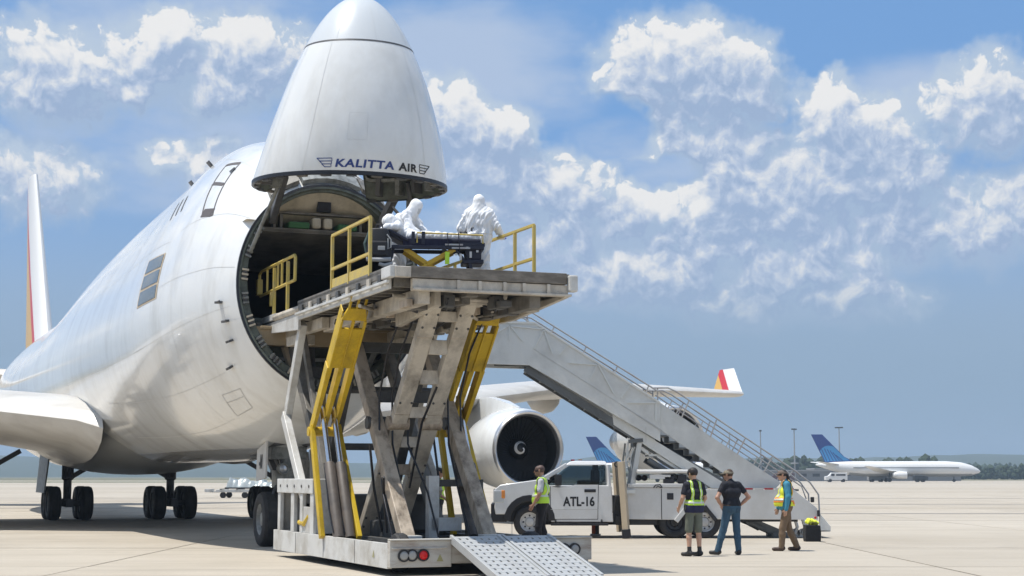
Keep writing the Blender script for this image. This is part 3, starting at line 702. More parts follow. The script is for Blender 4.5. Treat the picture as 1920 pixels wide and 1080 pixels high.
def engine(x, y, z):
    e = MB(); ax = (1, 0, 0); o = (x, y, z)
    outer = [(0.02, 1.2), (0, 1.235), (.03, 1.27), (.12, 1.31)]
    body = [(.12, 1.31), (.4, 1.37), (.9, 1.42), (1.6, 1.42), (2.4, 1.36), (3.2, 1.22), (3.7, 1.08), (3.7, 1.03), (3.3, 1.05)]
    e.lathe(body, o, ax, 56); eng = e.build('engine', white_gloss, AC, smooth=40)
    e = MB(); e.lathe([(.12, 1.31), (.05, 1.29), (.0, 1.245), (.02, 1.2), (.1, 1.15), (.25, 1.115)], o, ax, 56); e.build('inlet_lip', metal_lip, eng, smooth=60)
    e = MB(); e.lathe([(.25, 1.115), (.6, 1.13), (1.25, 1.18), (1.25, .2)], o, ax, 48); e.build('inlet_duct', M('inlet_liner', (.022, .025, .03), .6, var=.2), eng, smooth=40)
    e = MB(); e.lathe([(.66, .002), (.72, .12), (.85, .24), (1.05, .34), (1.2, .36)], o, ax, 28); sp = e.build('spinner', M('spinner_black', (.015, .015, .018), .35), eng, smooth=50)
    fb = MB()
    for k in range(38):
        a = 2*PI*k/38; ring = []
        for rr, tw in ((.34, .5), (.75, .85), (1.13, 1.1)):
            c = V(1.1, rr*math.cos(a), rr*math.sin(a)); tn = V(0, -math.sin(a), math.cos(a)); ch = unit(V(math.cos(tw), 0, 0) + tn*math.sin(tw))*.1
            ring += [c - ch, c + ch]
        fb.add([V(*o) + q for q in ring], [(0, 1, 3, 2), (2, 3, 5, 4)])
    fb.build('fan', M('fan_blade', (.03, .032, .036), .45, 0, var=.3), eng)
    # white swirl painted on the spinner
    def cone(r): 
        pr = [(.66, .0), (.72, .12), (.85, .24), (1.05, .34)]
        for (h0, r0), (h1, r1) in zip(pr, pr[1:]):
            if r <= r1: return h0 + (h1-h0)*(r-r0)/(r1-r0)
        return 1.05
    pts = []; 
    for t in np.linspace(0, 1, 30):
        r = .05 + .225*t; a = R(50) - t*R(380); pts.append((r, a, .022 + .018*math.sin(PI*t)))
    sw = MB(); vs = []
    for r, a, w in pts:
        for q in (r - w, r + w):
            q = max(.004, q); vs.append(V(x + cone(q) - .012, y - q*math.cos(a), z + q*math.sin(a)))
    sw.add(vs, [(2*i, 2*i+1, 2*i+3, 2*i+2) for i in range(29)]); sw.build('spinner_swirl', M('swirl_white', (.75, .75, .74), .4), sp)
    e = MB(); e.lathe([(3.2, 1.0), (3.9, .85), (4.6, .66), (5.3, .46), (5.35, .40), (4.9, .35)], o, ax, 36); e.build('core_cowl', M('core_cowl_metal', (.33, .32, .31), .35, .7, var=.15), eng, smooth=40)
    e = MB(); e.lathe([(4.7, .36), (5.4, .28), (6.0, .03)], o, ax, 24, c1=True); e.build('exhaust_cone', gear_dark, eng, smooth=50)
    return eng
def wings():
    for sg, nm in ((-1, 'port'), (1, 'starboard')):
        LE = [(11.6, 2.6, 3.0, 16.2, .125, .03), (12.2, 3.3, 3.25, 15.4, .12, .03), (18.3, 11.7, 4.4, 9.6, .105, .02), (21.6, 16, 4.98, 8.0, .10, .01), (25.2, 21, 5.3, 6.3, .10, 0), (29.2, 26.4, 5.48, 5.0, .095, 0), (32.8, 31.2, 5.62, 3.9, .09, -.01)]
        w = wing_mesh([(a, sg*b, c, d, e, f) for a, b, c, d, e, f in LE], wing_white, 'wing', AC)
        wm = winglet_m if sg < 0 else winglet_m
        secs = [(32.9, 31.2, 5.66, 3.75, .07), (33.9, 31.7, 5.9, 2.9, .065), (35.3, 32.1, 7.05, 1.5, .06)]
        rings = [[V(xl + p_, sg*(y + q_*.9), z - q_*.3) for p_, q_ in airfoil(c, t)] for xl, y, z, c, t in secs]
        mb = MB(); mb.loft(rings); mb.build('winglet', wm, w, smooth=40)
        for y, l in ((8.6, 4.6), (15.6, 4.2), (18.5, 3.6), (24.0, 3.0)):
            i = next(k for k in range(6) if LE[k][1] <= y <= LE[k+1][1]); t = (y-LE[i][1])/(LE[i+1][1]-LE[i][1]); a = [LE[i][k]*(1-t) + LE[i+1][k]*t for k in range(6)]
            x0 = a[0] + a[3]*.42; z0 = a[2] - .35; mb = MB()
            mb.loft([[V(x0 + l*s_, sg*y + .30*b_*math.cos(q), z0 + .12 + .62*b_*(math.sin(q) if math.sin(q) < 0 else .5*math.sin(q))) for q in np.linspace(0, 2*PI, 16, endpoint=False)] for s_, b_ in ((0, .05), (.08, .5), (.25, .9), (.5, 1), (.75, .8), (1, .05))])
            mb.build('flap_fairing', wing_white, w, smooth=50)
        for x, y, z, zl in ((14.0, 11.95, 2.53, 4.35), (20.9, 21.2, 3.08, 5.2)):
            engine(x, sg*y, z)
            mb = MB(); t_ = .22
            mb.loft([[V(xx, sg*y - t_*k_, zlo), V(xx, sg*y + t_*k_, zlo), V(xx, sg*y + t_*k_*.7, zhi), V(xx, sg*y - t_*k_*.7, zhi)] for xx, zlo, zhi, k_ in ((x + .9, z + 1.3, z + 1.44, .3), (x + 2.2, z + 1.2, z + 1.72, 1), (x + 3.6, z + .9, zl + .1, 1), (x + 5.2, z + .5, zl + .12, 1), (x + 8.2, zl - .55, zl - .1, .6))])
            mb.build('pylon', white_gloss, AC, smooth=30)
        tp = [(54.5, 1.2, 7.0, 7.5, .1, 0), (61.5, 11.0, 8.1, 2.6, .09, 0)]
        wing_mesh([(a, sg*b, c, d, e, f) for a, b, c, d, e, f in tp], wing_white, 'tailplane', AC)
    rings = [[V(xl + p_, q_, z) for p_, q_ in airfoil(c, .1)] for xl, z, c in ((50.5, 8.2, 11.2), (53.5, 11.5, 9.0), (60.5, 19.2, 4.2))]
    mb = MB(); mb.loft(rings); fin_m = bpy.data.materials.new('fin_stripes'); fin_m.use_nodes = True; stripes(fin_m, 42.0, 1.0)
    mb.build('tail_fin', fin_m, AC, smooth=40)
stripes(winglet_m, 26.05, 1.2)
wings()

def wheel_mesh(name, parent, c, ax, r, w, rim_m=rim_steel, ty=tyre_m, n=30, rr=.56):
    mb = MB(); h = w/2; ri = r*rr
    mb.lathe([(-h*.8, ri), (-h*.98, ri*1.15), (-h, r*.80), (-h*.86, r*.93), (-h*.55, r*.985), (-h*.52, r*.965), (-h*.46, r), (h*.46, r), (h*.52, r*.965), (h*.55, r*.985), (h*.86, r*.93), (h, r*.80), (h*.98, ri*1.15), (h*.8, ri)], c, ax, n, 0)
    for sg in (-1, 1):
        mb.lathe([(sg*h*.8, ri), (sg*h*.72, ri*.93), (sg*h*.35, ri*.8), (sg*h*.3, ri*.5), (sg*h*.62, ri*.42), (sg*h*.66, ri*.2), (sg*h*.66, .001)], c, ax, n, 1)
        a = unit(ax); up = V(0, 0, 1); sx = unit(np.cross(up, a))
        for k in range(8):
            q = 2*PI*k/8; p = V(*c) + a*sg*h*.38 + ri*.66*(math.cos(q)*sx + math.sin(q)*up)
            mb.lathe([(0, ri*.1), (sg*h*.06, ri*.09), (sg*h*.06, .001)], p, a, 8, 2)
    return mb.build(name, [ty, rim_m, trim_black], parent, smooth=35)
def gears():
    def main(x, y, door=0):
        mb = MB(); mb.tube([(x, y, 2.5), (x, y, 1.5), (x, y, 1.45), (x, y, .62)], [.22, .22, .15, .15], 14); mb.beam((x-.95, y, .62), (x+.95, y, .62), .26, .3)
        mb.tube([(x-.73, y-.62, .62), (x-.73, y+.62, .62)], .11, 10); mb.tube([(x+.73, y-.62, .62), (x+.73, y+.62, .62)], .11, 10)
        mb.tube([(x-.1, y, 1.2), (x-.4, y, .95), (x-.1, y, .75)], .06, 8)
        g = mb.build('main_landing_gear', gear_dark, AC, smooth=35)
        for dx in (-.73, .73):
            for dy in (-.57, .57): wheel_mesh('wheel', g, (x+dx, y+dy, .62), (0, 1, 0), .62, .47, rim_m=gear_grey)
        mb = MB(); mb.beam((x-.05, y, 1.5), (x+.2, y + 1.7*(1 if y > 0 else -1)*(-1), 2.5), .16, .16); mb.beam((x, y, 1.5), (x-1.3, y, 2.5), .14, .14); mb.build('drag_strut', gear_dark, g)
        if door:
            mb = MB(); mb.hexa([(x-1.4, y+door*.95, 1.0), (x+1.3, y+door*.95, 1.0), (x+1.3, y+door*1.0, 1.0), (x-1.4, y+door*1.0, 1.0), (x-1.5, y+door*.8, 2.5), (x+1.5, y+door*.8, 2.5), (x+1.5, y+door*.86, 2.5), (x-1.5, y+door*.86, 2.5)]); mb.build('gear_door', gear_grey, AC)
    main(25.4, -1.9); main(25.4, 1.9, 1); main(23.4, -5.5, -1); main(23.4, 5.5, 1)
    # nose gear
    mb = MB(); mb.tube([(0, 0, 2.7), (0, 0, 1.45), (0, 0, 1.4), (0, 0, .62)], [.19, .19, .13, .13], 16); mb.tube([(0, -.4, .62), (0, .4, .62)], .1, 10)
    mb.box((-.2, -.32, 1.35), (.2, .32, 1.75)); mb.box((-.28, -.2, .95), (.1, .2, 1.2)); mb.box((-.18, -.42, 2.0), (.2, .42, 2.3))
    g = mb.build('nose_landing_gear', gear_grey, AC, smooth=35, bevel=.02)
    for dy in (-.46, .46): wheel_mesh('wheel', g, (0, dy, .62), (0, 1, 0), .635, .42, rim_m=gear_grey)
    for y, z, r in ((.16, 1.78, .13), (.02, 1.25, .11), (-.2, 1.5, .1)):
        mb = MB(); mb.lathe([(.1, r), (-.12, r), (-.12, r*.8), (-.06, r*.7)], (-.22, y, z), (1, 0, 0), 20); mb.lathe([(-.07, r*.74), (-.09, .001)], (-.22, y, z), (1, 0, 0), 20, 1); mb.build('taxi_light', [gear_grey, metal_lip], g, smooth=30)
    mb = MB(); mb.beam((-.05, .1, 1.3), (1.7, .1, 2.2), .13, .13); mb.beam((-.05, -.1, 1.3), (1.7, -.1, 2.2), .13, .13); mb.tube([(-.2, .3, 1.4), (-.25, .5, .95), (-.1, .38, .7)], .03, 6); mb.build('drag_strut', gear_dark, g)
    mb = MB(); mb.beam((-.1, -.3, 2.2), (-.1, .35, .9), .06, .06); mb.beam((-.1, .3, 2.2), (-.1, -.35, .9), .06, .06); mb.build('torque_link', gear_dark, g)
    for sg in (1, -1):
        mb = MB(); y = .62*sg; mb.hexa([(-.62, y, 1.56), (.28, y, 1.5), (.28, y+.05*sg, 1.5), (-.62, y+.05*sg, 1.56), (-.62, y-.02*sg, 2.42), (.3, y-.02*sg, 2.22), (.3, y+.03*sg, 2.22), (-.62, y+.03*sg, 2.42)])
        d = mb.build('nose_gear_door', M('gear_door_paint', (.55, .54, .51), .35, var=.05, dirt=(.35, .33, .3), damt=.5), AC, bevel=.01)
        if sg > 0:
            me = text_mesh('-N', .42, .004, .02); 
            for v in me.vertices: v.co = V(-.17 - v.co.x*.62, y+.056 - (v.co.y + .0)*.0, 1.80 + v.co.y) + V(0, v.co.z - .012*v.co.y*3, 0)
            me.materials.append(black_m); o = bpy.data.objects.new('lettering', me); COL.objects.link(o); o.parent = d
    mb = MB(); z0, z1 = fsec(-.6)[0] - .012, fsec(1.9)[0] - .012
    mb.hexa([(-.6, -.45, z0), (1.9, -.45, z1), (1.9, .45, z1), (-.6, .45, z0), (-.6, -.45, z0+.25), (1.9, -.45, z1+.25), (1.9, .45, z1+.25), (-.6, .45, z0+.25)]); mb.build('wheel_well', gear_dark, AC)  # solid dark block: the open bay's shade is put into its colour
gears()

# ------------------------------------------------------------------ main deck loader (t runs from its rear end towards the aircraft, p across to the right)
LO = thing('cargo_loader', 'tall scissor-lift cargo loader with yellow lift arms raised to the open nose', 'cargo loader', (-1.96, 26.6, 0), R(112))
def L(t, p, z): return (t, -p, z)
def lbox(mb, t0, t1, p0, p1, z0, z1, mi=0): return mb.box((t0, -p0, z0), (t1, -p1, z1), mi)
def loader():
    # chassis
    mb = MB(); lbox(mb, .06, 7.7, -.03, .05, .13, .53); lbox(mb, .06, 7.7, 3.45, 3.53, .15, .53)
    lbox(mb, .2, 7.6, .05, 3.45, .28, .40, 1)
    for t in (.9, 2.0, 3.2, 4.5, 5.8, 7.0): lbox(mb, t, t+.14, .05, 3.45, .40, .47, 1)
    lbox(mb, .3, 7.6, .7, .82, .40, .52, 1); lbox(mb, .3, 7.6, 2.75, 2.87, .40, .52, 1)
    for t in (1.9, 3.9, 5.9): lbox(mb, t, t+.012, -.036, -.03, .14, .52, 1)
    ch = mb.build('chassis', [loader_white, loader_dark], LO, bevel=.01)
    mb = MB(); lbox(mb, -.08, .06, -.03, 1.02, .15, .58); lbox(mb, -.08, .06, 2.78, 3.53, .22, .58); lbox(mb, -.05, .06, 1.02, 2.78, .2, .52); lbox(mb, -.12, .06, -.03, 3.53, .58, .605); lbox(mb, -.1, -.08, .0, .95, .44, .47)
    bp = mb.build('rear_bumper', rust_white, ch, bevel=.012)
    for p, mt, z in ((.20, lens_grey, .34), (.34, lens_grey, .345), (.53, lens_red, .345), (3.02, lens_grey, .40), (3.21, lens_grey, .40)):
        mb = MB(); r = .088; c = L(-.085, p, z)
        mb.lathe([(0, r*1.15), (-.035, r*1.12), (-.035, r*.86), (-.02, r*.84)], c, (1, 0, 0), 22, 0); mb.lathe([(-.024, r*.86), (-.05, r*.6), (-.056, .001)], c, (1, 0, 0), 22, 1)
        mb.build('tail_light', [trim_black, mt], LO, smooth=40)
    sticker = M('sticker_tan', (.35, .33, .16), .5)
    mb = MB(); mb.add([L(.74, -.036, .28), L(.86, -.036, .28), L(.8, -.036, .41)], [(0, 1, 2)]); mb.build('warning_sticker', sticker, ch, fix=False)
    mb = MB(); mb.add([L(-.086, .76, .24), L(-.086, .88, .24), L(-.086, .82, .36)], [(0, 1, 2)]); mb.build('warning_sticker', sticker, bp, fix=False)
    for t in (1.2, 5.2):
        for p in (.55, 2.95): wheel_mesh('wheel', LO, L(t, p, .33), (0, 1, 0), .33, .24)
    # perforated ramps at the rear end
    for p0 in (1.03, 1.93):
        rp = MB(); z0, z1, ln, w = .60, .05, -2.15, .82
        for q in (p0, p0 + w): rp.beam(L(-.02, q, z0), L(ln, q, z1), .05, .13)
        rp.beam(L(-.02, p0, z0-.02), L(-.02, p0+w, z0-.02), .08, .08)
        r_ = rp.build('loading_ramp', aluminium, LO, bevel=.006)
        nrow = 11; first = None
        for k in range(nrow):
            t = (k + .5)/nrow; y = ln*t; z = z0 + (z1-z0)*t + .045
            sl = (z1-z0)/ln
            if first is None:
                mb = MB(); hw = .05
                mb.hexa([(-hw, -(w-.04)/2, -hw*sl-.02), (hw, -(w-.04)/2, hw*sl-.02), (hw, (w-.04)/2, hw*sl-.02), (-hw, (w-.04)/2, -hw*sl-.02), (-hw, -(w-.04)/2, -hw*sl), (hw, -(w-.04)/2, hw*sl), (hw, (w-.04)/2, hw*sl), (-hw, (w-.04)/2, -hw*sl)])
                for q in range(7):
                    c = -.375 + .125*q + (.0); mb.hexa([(-.155, c-.045, -.155*sl-.022), (hw, c-.045, hw*sl-.022), (hw, c+.045, hw*sl-.022), (-.155, c+.045, -.155*sl-.022), (-.155, c-.045, -.155*sl-.003), (hw, c-.045, hw*sl-.003), (hw, c+.045, hw*sl-.003), (-.155, c+.045, -.155*sl-.003)])
                first = o = mb.build('ramp_slat', aluminium, r_)
            else: o = copy_part(first, r_)
            o.location = (y, -(p0 + w/2) + (.035 if k % 2 else -.035)*0, z)
    # scissor arms: the pale inner ladder and the greasy outer pair
    a0, a1 = (5.6, .46), (1.5, 4.72)
    def on(a, b, s): return a[0] + (b[0]-a[0])*s, a[1] + (b[1]-a[1])*s
    for p in (1.26, 1.90):
        mb = MB(); mb.beam(L(a0[0], p, a0[1]), L(a1[0], p, a1[1]), .29, .2) if True else 0
        d = unit(V(a1[0]-a0[0], 0, a1[1]-a0[1])); nn = V(-d[2], 0, d[0])*(-1)
        o = mb.build('scissor_arm', loader_grey, LO, bevel=.018)
        for s in (.28, .55, .86):
            t, z = on(a0, a1, s); b2 = MB(); c = V(*L(t, p, z)); b2.beam(c - d*.006, c + d*.006, .296, .206); b2.build('weld_seam', loader_dirty, o)
        t, z = on(a0, a1, .5); b2 = MB(); b2.lathe([(-.2, .001), (-.2, .13), (.2, .13), (.2, .001)], L(t, p, z), (0, 1, 0), 18); b2.build('pivot_pin', loader_dirty, o, smooth=40)
    for s, hh in ((.30, .2), (.42, .2), (.545, .2), (.69, .26), (.81, .26), (.93, .18)):
        t, z = on(a0, a1, s); mb = MB(); mb.beam(L(t, 1.4, z), L(t, 1.86, z), hh, .2, up=(a1[0]-a0[0], 0, a1[1]-a0[1])) if False else mb.box((t-.08, -1.41, z-hh/2), (t+.08, -1.76, z+hh/2)); mb.build('cross_member', loader_grey if s > .4 else loader_dirty, LO, bevel=.012)
    b0, b1 = (1.93, .5), (5.75, 4.7)
    for p in (.93, 2.45):
        mb = MB(); mb.beam(L(b0[0], p, b0[1]), L(b1[0], p, b1[1]), .25, .24); o = mb.build('scissor_arm', loader_dirty, LO, bevel=.018)
        t, z = on(b0, b1, .5); b2 = MB(); b2.lathe([(-.18, .001), (-.18, .12), (.18, .12), (.18, .001)], L(t, p, z), (0, 1, 0), 18); b2.build('pivot_pin', loader_dark, o, smooth=40)
        b2 = MB(); b2.beam(L(b0[0]-.1, p-.19, b0[1]-.02), L(b0[0]-.1, p+.19, b0[1]-.02), .3, .22); b2.build('foot_block', loader_white, o, bevel=.01)
    for s in (.62, .86):
        t, z = on(b0, b1, s); mb = MB(); mb.box((t-.08, -1.0, z-.1), (t+.08, -2.4, z+.1)); mb.build('cross_tube', loader_dark, LO)
    # scissor pair under the bridge
    for p, q, mt in ((.55, ((4.9, .5), (8.5, 4.35)), loader_under), (2.6, ((4.9, .5), (8.5, 4.35)), loader_under), (.85, ((7.6, .5), (4.9, 4.4)), loader_dark), (2.3, ((7.6, .5), (4.9, 4.4)), loader_dark)):
        mb = MB(); mb.beam(L(q[0][0], p, q[0][1]), L(q[1][0], p, q[1][1]), .2, .26); mb.build('bridge_scissor_arm', mt, LO, bevel=.012)
    for z, t in ((2.2, 6.4), (3.3, 5.6)):
        mb = MB(); mb.tube([L(t, .4, z), L(t, 2.8, z)], .07, 8); mb.build('cross_tube', loader_dark, LO)
    # yellow lift arms with their cylinders
    for pc in (.17, 2.73):
        T0, Z0, T1, Z1 = 2.45, 4.78, 4.72, 2.45
        d = unit(V(T1-T0, 0, Z1-Z0)); ln = math.hypot(T1-T0, Z1-Z0); nrm = V(d[2], 0, -d[0])
        if nrm[0] > 0: nrm = -nrm
        def at(s, w, off): c = V(*L(T0, pc, Z0)) + d*s*ln; return c + V(0, -w, 0) + nrm*off
        def strip(mb, s0, s1, w0, w1, w2, w3, o0, o1):
            mb.hexa([at(s0, w0, o0), at(s0, w1, o0), at(s1, w3, o0), at(s1, w2, o0), at(s0, w0, o1), at(s0, w1, o1), at(s1, w3, o1), at(s1, w2, o1)])
        mb = MB(); hw = .24
        strip(mb, -.02, .0, -.16, .16, -.16, .16, 0, .05)
        for w0, w1 in ((-.16, -.12), (-.02, .02), (.12, .16)): strip(mb, 0, .07, w0, w1, w0, w1, 0, .05)
        strip(mb, .07, .155, -.16, .16, -hw, hw, 0, .05)
        for w0, w1 in ((-hw, -.19), (-.03, .03), (.19, hw)): strip(mb, .155, .215, w0, w1, w0, w1, 0, .05)
        strip(mb, .215, .50, -hw, hw, -hw, hw, 0, .05)
        for w0, w1 in ((-hw, -hw+.04), (-.012, .012), (hw-.04, hw)): strip(mb, .155, .5, w0, w1, w0, w1, .05, .075)
        for w0, w1 in ((-hw, -hw+.02), (hw-.02, hw)): strip(mb, .1, .5, w0, w1, w0, w1, -.2, 0.0)
        arm = mb.build('lift_arm', loader_yellow, LO, bevel=.006)
        for w in (-.215, .0, .215):
            b2 = MB(); strip(b2, .5, 1.0, w-.05, w+.05, w-.03, w+.03, -.16, .05); b2.build('arm_fork', loader_yellow, arm, bevel=.006)
        b2 = MB(); b2.lathe([(-.3, .001), (-.3, .09), (.3, .09), (.3, .001)], L(T1, pc, Z1), (0, 1, 0), 16); b2.build('elbow_pin', loader_yellow, arm, smooth=40)
        for w, tb in ((-.24, 3.85), (.27, 3.2)):
            b2 = MB(); b2.beam(L(T1-.05, pc+w, Z1+.1), L(tb, pc+w, .5), .085, .15); b2.build('lower_link', loader_yellow, LO, bevel=.008)
        for w in (-.085, .125):
            top = V(*L(4.55, pc+w, 2.95)); bot = V(*L(3.28, pc+w+.0, .5)); mid = bot + (top-bot)*.55
            b2 = MB(); b2.tube([bot, bot + (mid-bot)*.98, mid], [.105, .105, .09], 16); cy = b2.build('hydraulic_cylinder', barrel_m, LO, smooth=40)
            b2 = MB(); b2.tube([mid, top], .052, 12); b2.build('piston_rod', chrome, cy, smooth=40)
            b2 = MB(); b2.beam(top - V(0, 0, .1), top + V(0, 0, .22), .13, .13); b2.build('rod_eye', loader_dark, cy, bevel=.02)
            b2 = MB(); b2.tube([mid + V(0, .09, 0), bot + (mid-bot)*.4 + V(-.02, .12, 0), bot + V(0, .1, .1)], .016, 6); b2.build('hydraulic_hose', trim_black, cy)
    bolt0 = None
    for p in (1.26, 1.90):
        for s_ in (.06, .10, .30, .335, .60, .90, .95):
            t, z = on(a0, a1, s_)
            for dp in (-.11, .11):
                if bolt0 is None:
                    mb = MB(); mb.lathe([(0, .024), (.018, .024), (.022, .014), (.022, .001)], (0, 0, 0), (-.72, 0, -.69), 6); bolt0 = o = mb.build('bolt', loader_dark, LO)
                else: o = copy_part(bolt0, LO)
                o.location = (t - .10*.72, -(p + dp), z - .10*.69)
    for p0, p1 in ((.75, .95), (1.12, 1.2), (2.2, 2.3), (2.62, 2.55), (1.6, 1.5)):
        mb = MB(); mb.tube([L(2.2, p0, .55), L(2.9, p0+.04, 1.3), L(3.5, p1-.05, 2.2), L(3.7, p1, 3.1), L(3.2, p1, 3.9), L(2.6, p1+.1, 4.6)], .02, 6); mb.build('hydraulic_hose', trim_black, LO, smooth=60)
    # deck: main platform
    mb = MB(); lbox(mb, .0, 6.15, .0, 3.22, 4.98, 5.04, 1)
    lbox(mb, -.02, .1, .32, 3.12, 4.87, 5.06)
    dk = mb.build('deck_platform', [deck_edge, loader_under], LO, bevel=.008)
    mb = MB()
    lbox(mb, .02, .12, .35, 3.16, 4.70, 4.86); lbox(mb, -.05, .12, .35, 3.2, 4.66, 4.70)
    for p in (1.12, 1.5, 1.95, 2.3, 2.75): lbox(mb, -.03, .02, p, p+.06, 4.70, 4.86)
    mb.build('rear_beam', loader_grey, dk, bevel=.006)
    mb = MB(); lbox(mb, -.1, .06, 3.14, 3.30, 4.74, 5.03); mb.build('corner_roller', loader_white, dk, bevel=.03)
    mb = MB(); lbox(mb, -.06, .45, -.06, .06, 4.86, 5.05); lbox(mb, -.08, .05, .02, .3, 4.86, 5.04, 1); mb.build('corner_plate', [loader_white, loader_grey], dk, bevel=.012)
    for p in (.0, 3.14):
        mb = MB(); lbox(mb, .15, 6.15, p, p+.1, 4.90, 5.07); lbox(mb, .15, 6.15, p - (.06 if p < 1 else -.1), p + (.0 if p < 1 else .16), 4.78, 4.83, 1); lbox(mb, .3, 6.15, p+.02, p+.08, 4.7, 4.9, 1); mb.build('side_rail', [loader_under, loader_white], dk, bevel=.008)
        for k in range(9):
            b2 = MB(); t = .55 + k*.64; lbox(b2, t, t+.16, p-.04 if p < 1 else p+.1, p if p < 1 else p+.15, 4.83, 4.96); b2.build('rail_bracket', loader_grey if k % 2 else loader_dark, dk, bevel=.006)
    # right hand side plate tapering below the deck
    mb = MB(); mb.prism([L(.0, 3.16, 4.69), L(.0, 3.16, 4.64), L(2.4, 3.16, 4.46), L(6.0, 3.16, 4.5), L(6.0, 3.16, 4.69)], (0, .09, 0)); mb.build('side_plate', loader_grey, dk, bevel=.008)
    for p in (.62, 1.62, 2.62):
        mb = MB(); lbox(mb, .2, 6.1, p-.1, p+.1, 4.46, 4.72) if p != 1.62 else lbox(mb, .9, 6.1, p-.08, p+.08, 4.56, 4.76); mb.build('deck_beam', loader_grey if p < 1 else loader_under, dk, bevel=.01)
    fr = None
    for k in range(12):
        if fr is None: mb = MB(); lbox(mb, 0, .1, .12, 3.1, 4.74, 4.97); fr = o = mb.build('deck_cross_beam', loader_under, dk)
        else: o = copy_part(fr, dk)
        o.location = (.3 + k*.5, 0, 0)
    ro = None
    for k in range(22):
        if ro is None: mb = MB(); mb.tube([(0, -.3, 0), (0, -3.0, 0)], .055, 10); ro = o = mb.build('deck_roller', loader_under, dk, smooth=40)
        else: o = copy_part(ro, dk)
        o.location = (.5 + k*.26, 0, 4.86)
    for t, p, z, s in ((1.1, .75, 4.58, .3), (2.0, 1.3, 4.62, .35), (3.1, .9, 4.6, .3), (.8, 2.1, 4.62, .24), (1.7, 2.4, 4.6, .3), (4.2, 1.6, 4.55, .4), (2.6, 2.0, 4.6, .25), (.7, 1.15, 4.6, .2)):
        mb = MB(); lbox(mb, t, t+s*1.4, p, p+s, z-.12, z+.1); mb.tube([L(t-.2, p, z), L(t+s, p+s*.5, z-.14), L(t+s*2.2, p, z-.02)], .025, 6, 1); mb.build('drive_unit', [loader_dark if s < .3 else loader_under, trim_black], dk, bevel=.02)
    for a, b in (((.9, .3, 4.66), (1.2, 3.0, 4.66)), ((1.6, 1.9, 4.48), (3.4, 2.9, 4.5)), ((.5, 2.2, 4.7), (2.4, 2.9, 4.62)), ((2.2, .1, 4.6), (3.6, 1.2, 4.6))):
        mb = MB(); mb.tube([L(*a), L(*b)], .035, 8); mb.build('deck_pipe', loader_grey, dk)
    mb = MB(); mb.beam(L(.75, 1.05, 4.62), L(2.9, 1.05, 4.44), .12, .26); mb.build('tilt_beam', loader_grey, dk, bevel=.012)
    mb = MB(); lbox(mb, 1.15, 2.0, 1.08, 1.48, 4.6, 4.78); lbox(mb, 1.15, 1.9, 1.78, 2.18, 4.6, 4.78); mb.build('arm_bearing', loader_grey, dk, bevel=.02)
    rr = random.Random(5)
    for k in range(34):
        t, p, z = rr.uniform(.35, 6.0), rr.uniform(.25, 2.9), rr.uniform(4.52, 4.74); l, w, h = rr.uniform(.1, .4), rr.uniform(.08, .25), rr.uniform(.06, .16)
        mb = MB(); lbox(mb, t, t+l, p, p+w, z-h, z); mb.build('under_bracket', (loader_dark, loader_under, loader_grey, loader_dirty)[k % 4], dk, bevel=.012)
    for k in range(16):
        t, p, z = rr.uniform(.4, 4.5), rr.uniform(.2, 2.6), rr.uniform(4.5, 4.7)
        mb = MB(); pts = [L(t, p, z), L(t + rr.uniform(.3, .8), p + rr.uniform(-.1, .3), z - rr.uniform(0, .12)), L(t + rr.uniform(.9, 1.6), p + rr.uniform(-.1, .5), z + rr.uniform(-.05, .08))]; mb.tube(pts, rr.uniform(.012, .028), 6); mb.build('hydraulic_hose', trim_black if k % 3 else loader_grey, dk)
    # bridge reaching into the nose
    mb = MB(); lbox(mb, 6.2, 9.75, .1, 3.1, 4.90, 4.96); lbox(mb, 9.6, 9.85, .15, 3.05, 4.86, 4.98, 1)
    br = mb.build('bridge_platform', [loader_under, loader_white], LO, bevel=.01)
    for p in (.0, 3.04):
        mb = MB(); mb.tube([L(6.1, p+.06, 4.92), L(8.2, p+.06, 4.92)], .075, 10); lbox(mb, 8.0, 9.9, p, p+.1, 4.87, 5.0, 1); mb.prism([L(6.2, p+.03, 4.84), L(9.6, p+.03, 4.84), L(8.6, p+.03, 4.62), L(6.2, p+.03, 4.5)], (0, -.06, 0), 1); mb.build('bridge_side_rail', [loader_grey, loader_white], br, bevel=.008)
    for k in range(7): 
        mb = MB(); t = 6.4 + k*.5; lbox(mb, t, t+.1, .15, 3.05, 4.72, 4.9); mb.build('bridge_cross_beam', loader_under if k % 2 else loader_grey, br)
    for p in (.35, 2.6):
        mb = MB(); lbox(mb, 5.6, 8.8, p, p+.16, 4.5, 4.72); lbox(mb, 7.2, 8.0, p-.1, p+.3, 4.3, 4.5); mb.build('bridge_beam', loader_grey, br, bevel=.012)
    for p in (.12, 2.9):
        mb = MB(); mb.beam(L(6.35, p+.05, 4.65), L(7.5, p+.05, 2.8), .14, .2); mb.build('folding_link', loader_white if p < 1 else loader_grey, LO, bevel=.012)
        mb = MB(); mb.beam(L(7.5, p, 2.86), L(5.9, p, 1.25), .14, .22); mb.build('folding_link', loader_white if p < 1 else loader_grey, LO, bevel=.012)
        mb = MB(); mb.beam(L(7.3, p+.3, 4.55), L(5.2, p+.3, 1.2), .1, .16); mb.build('folding_link', loader_under, LO, bevel=.01)
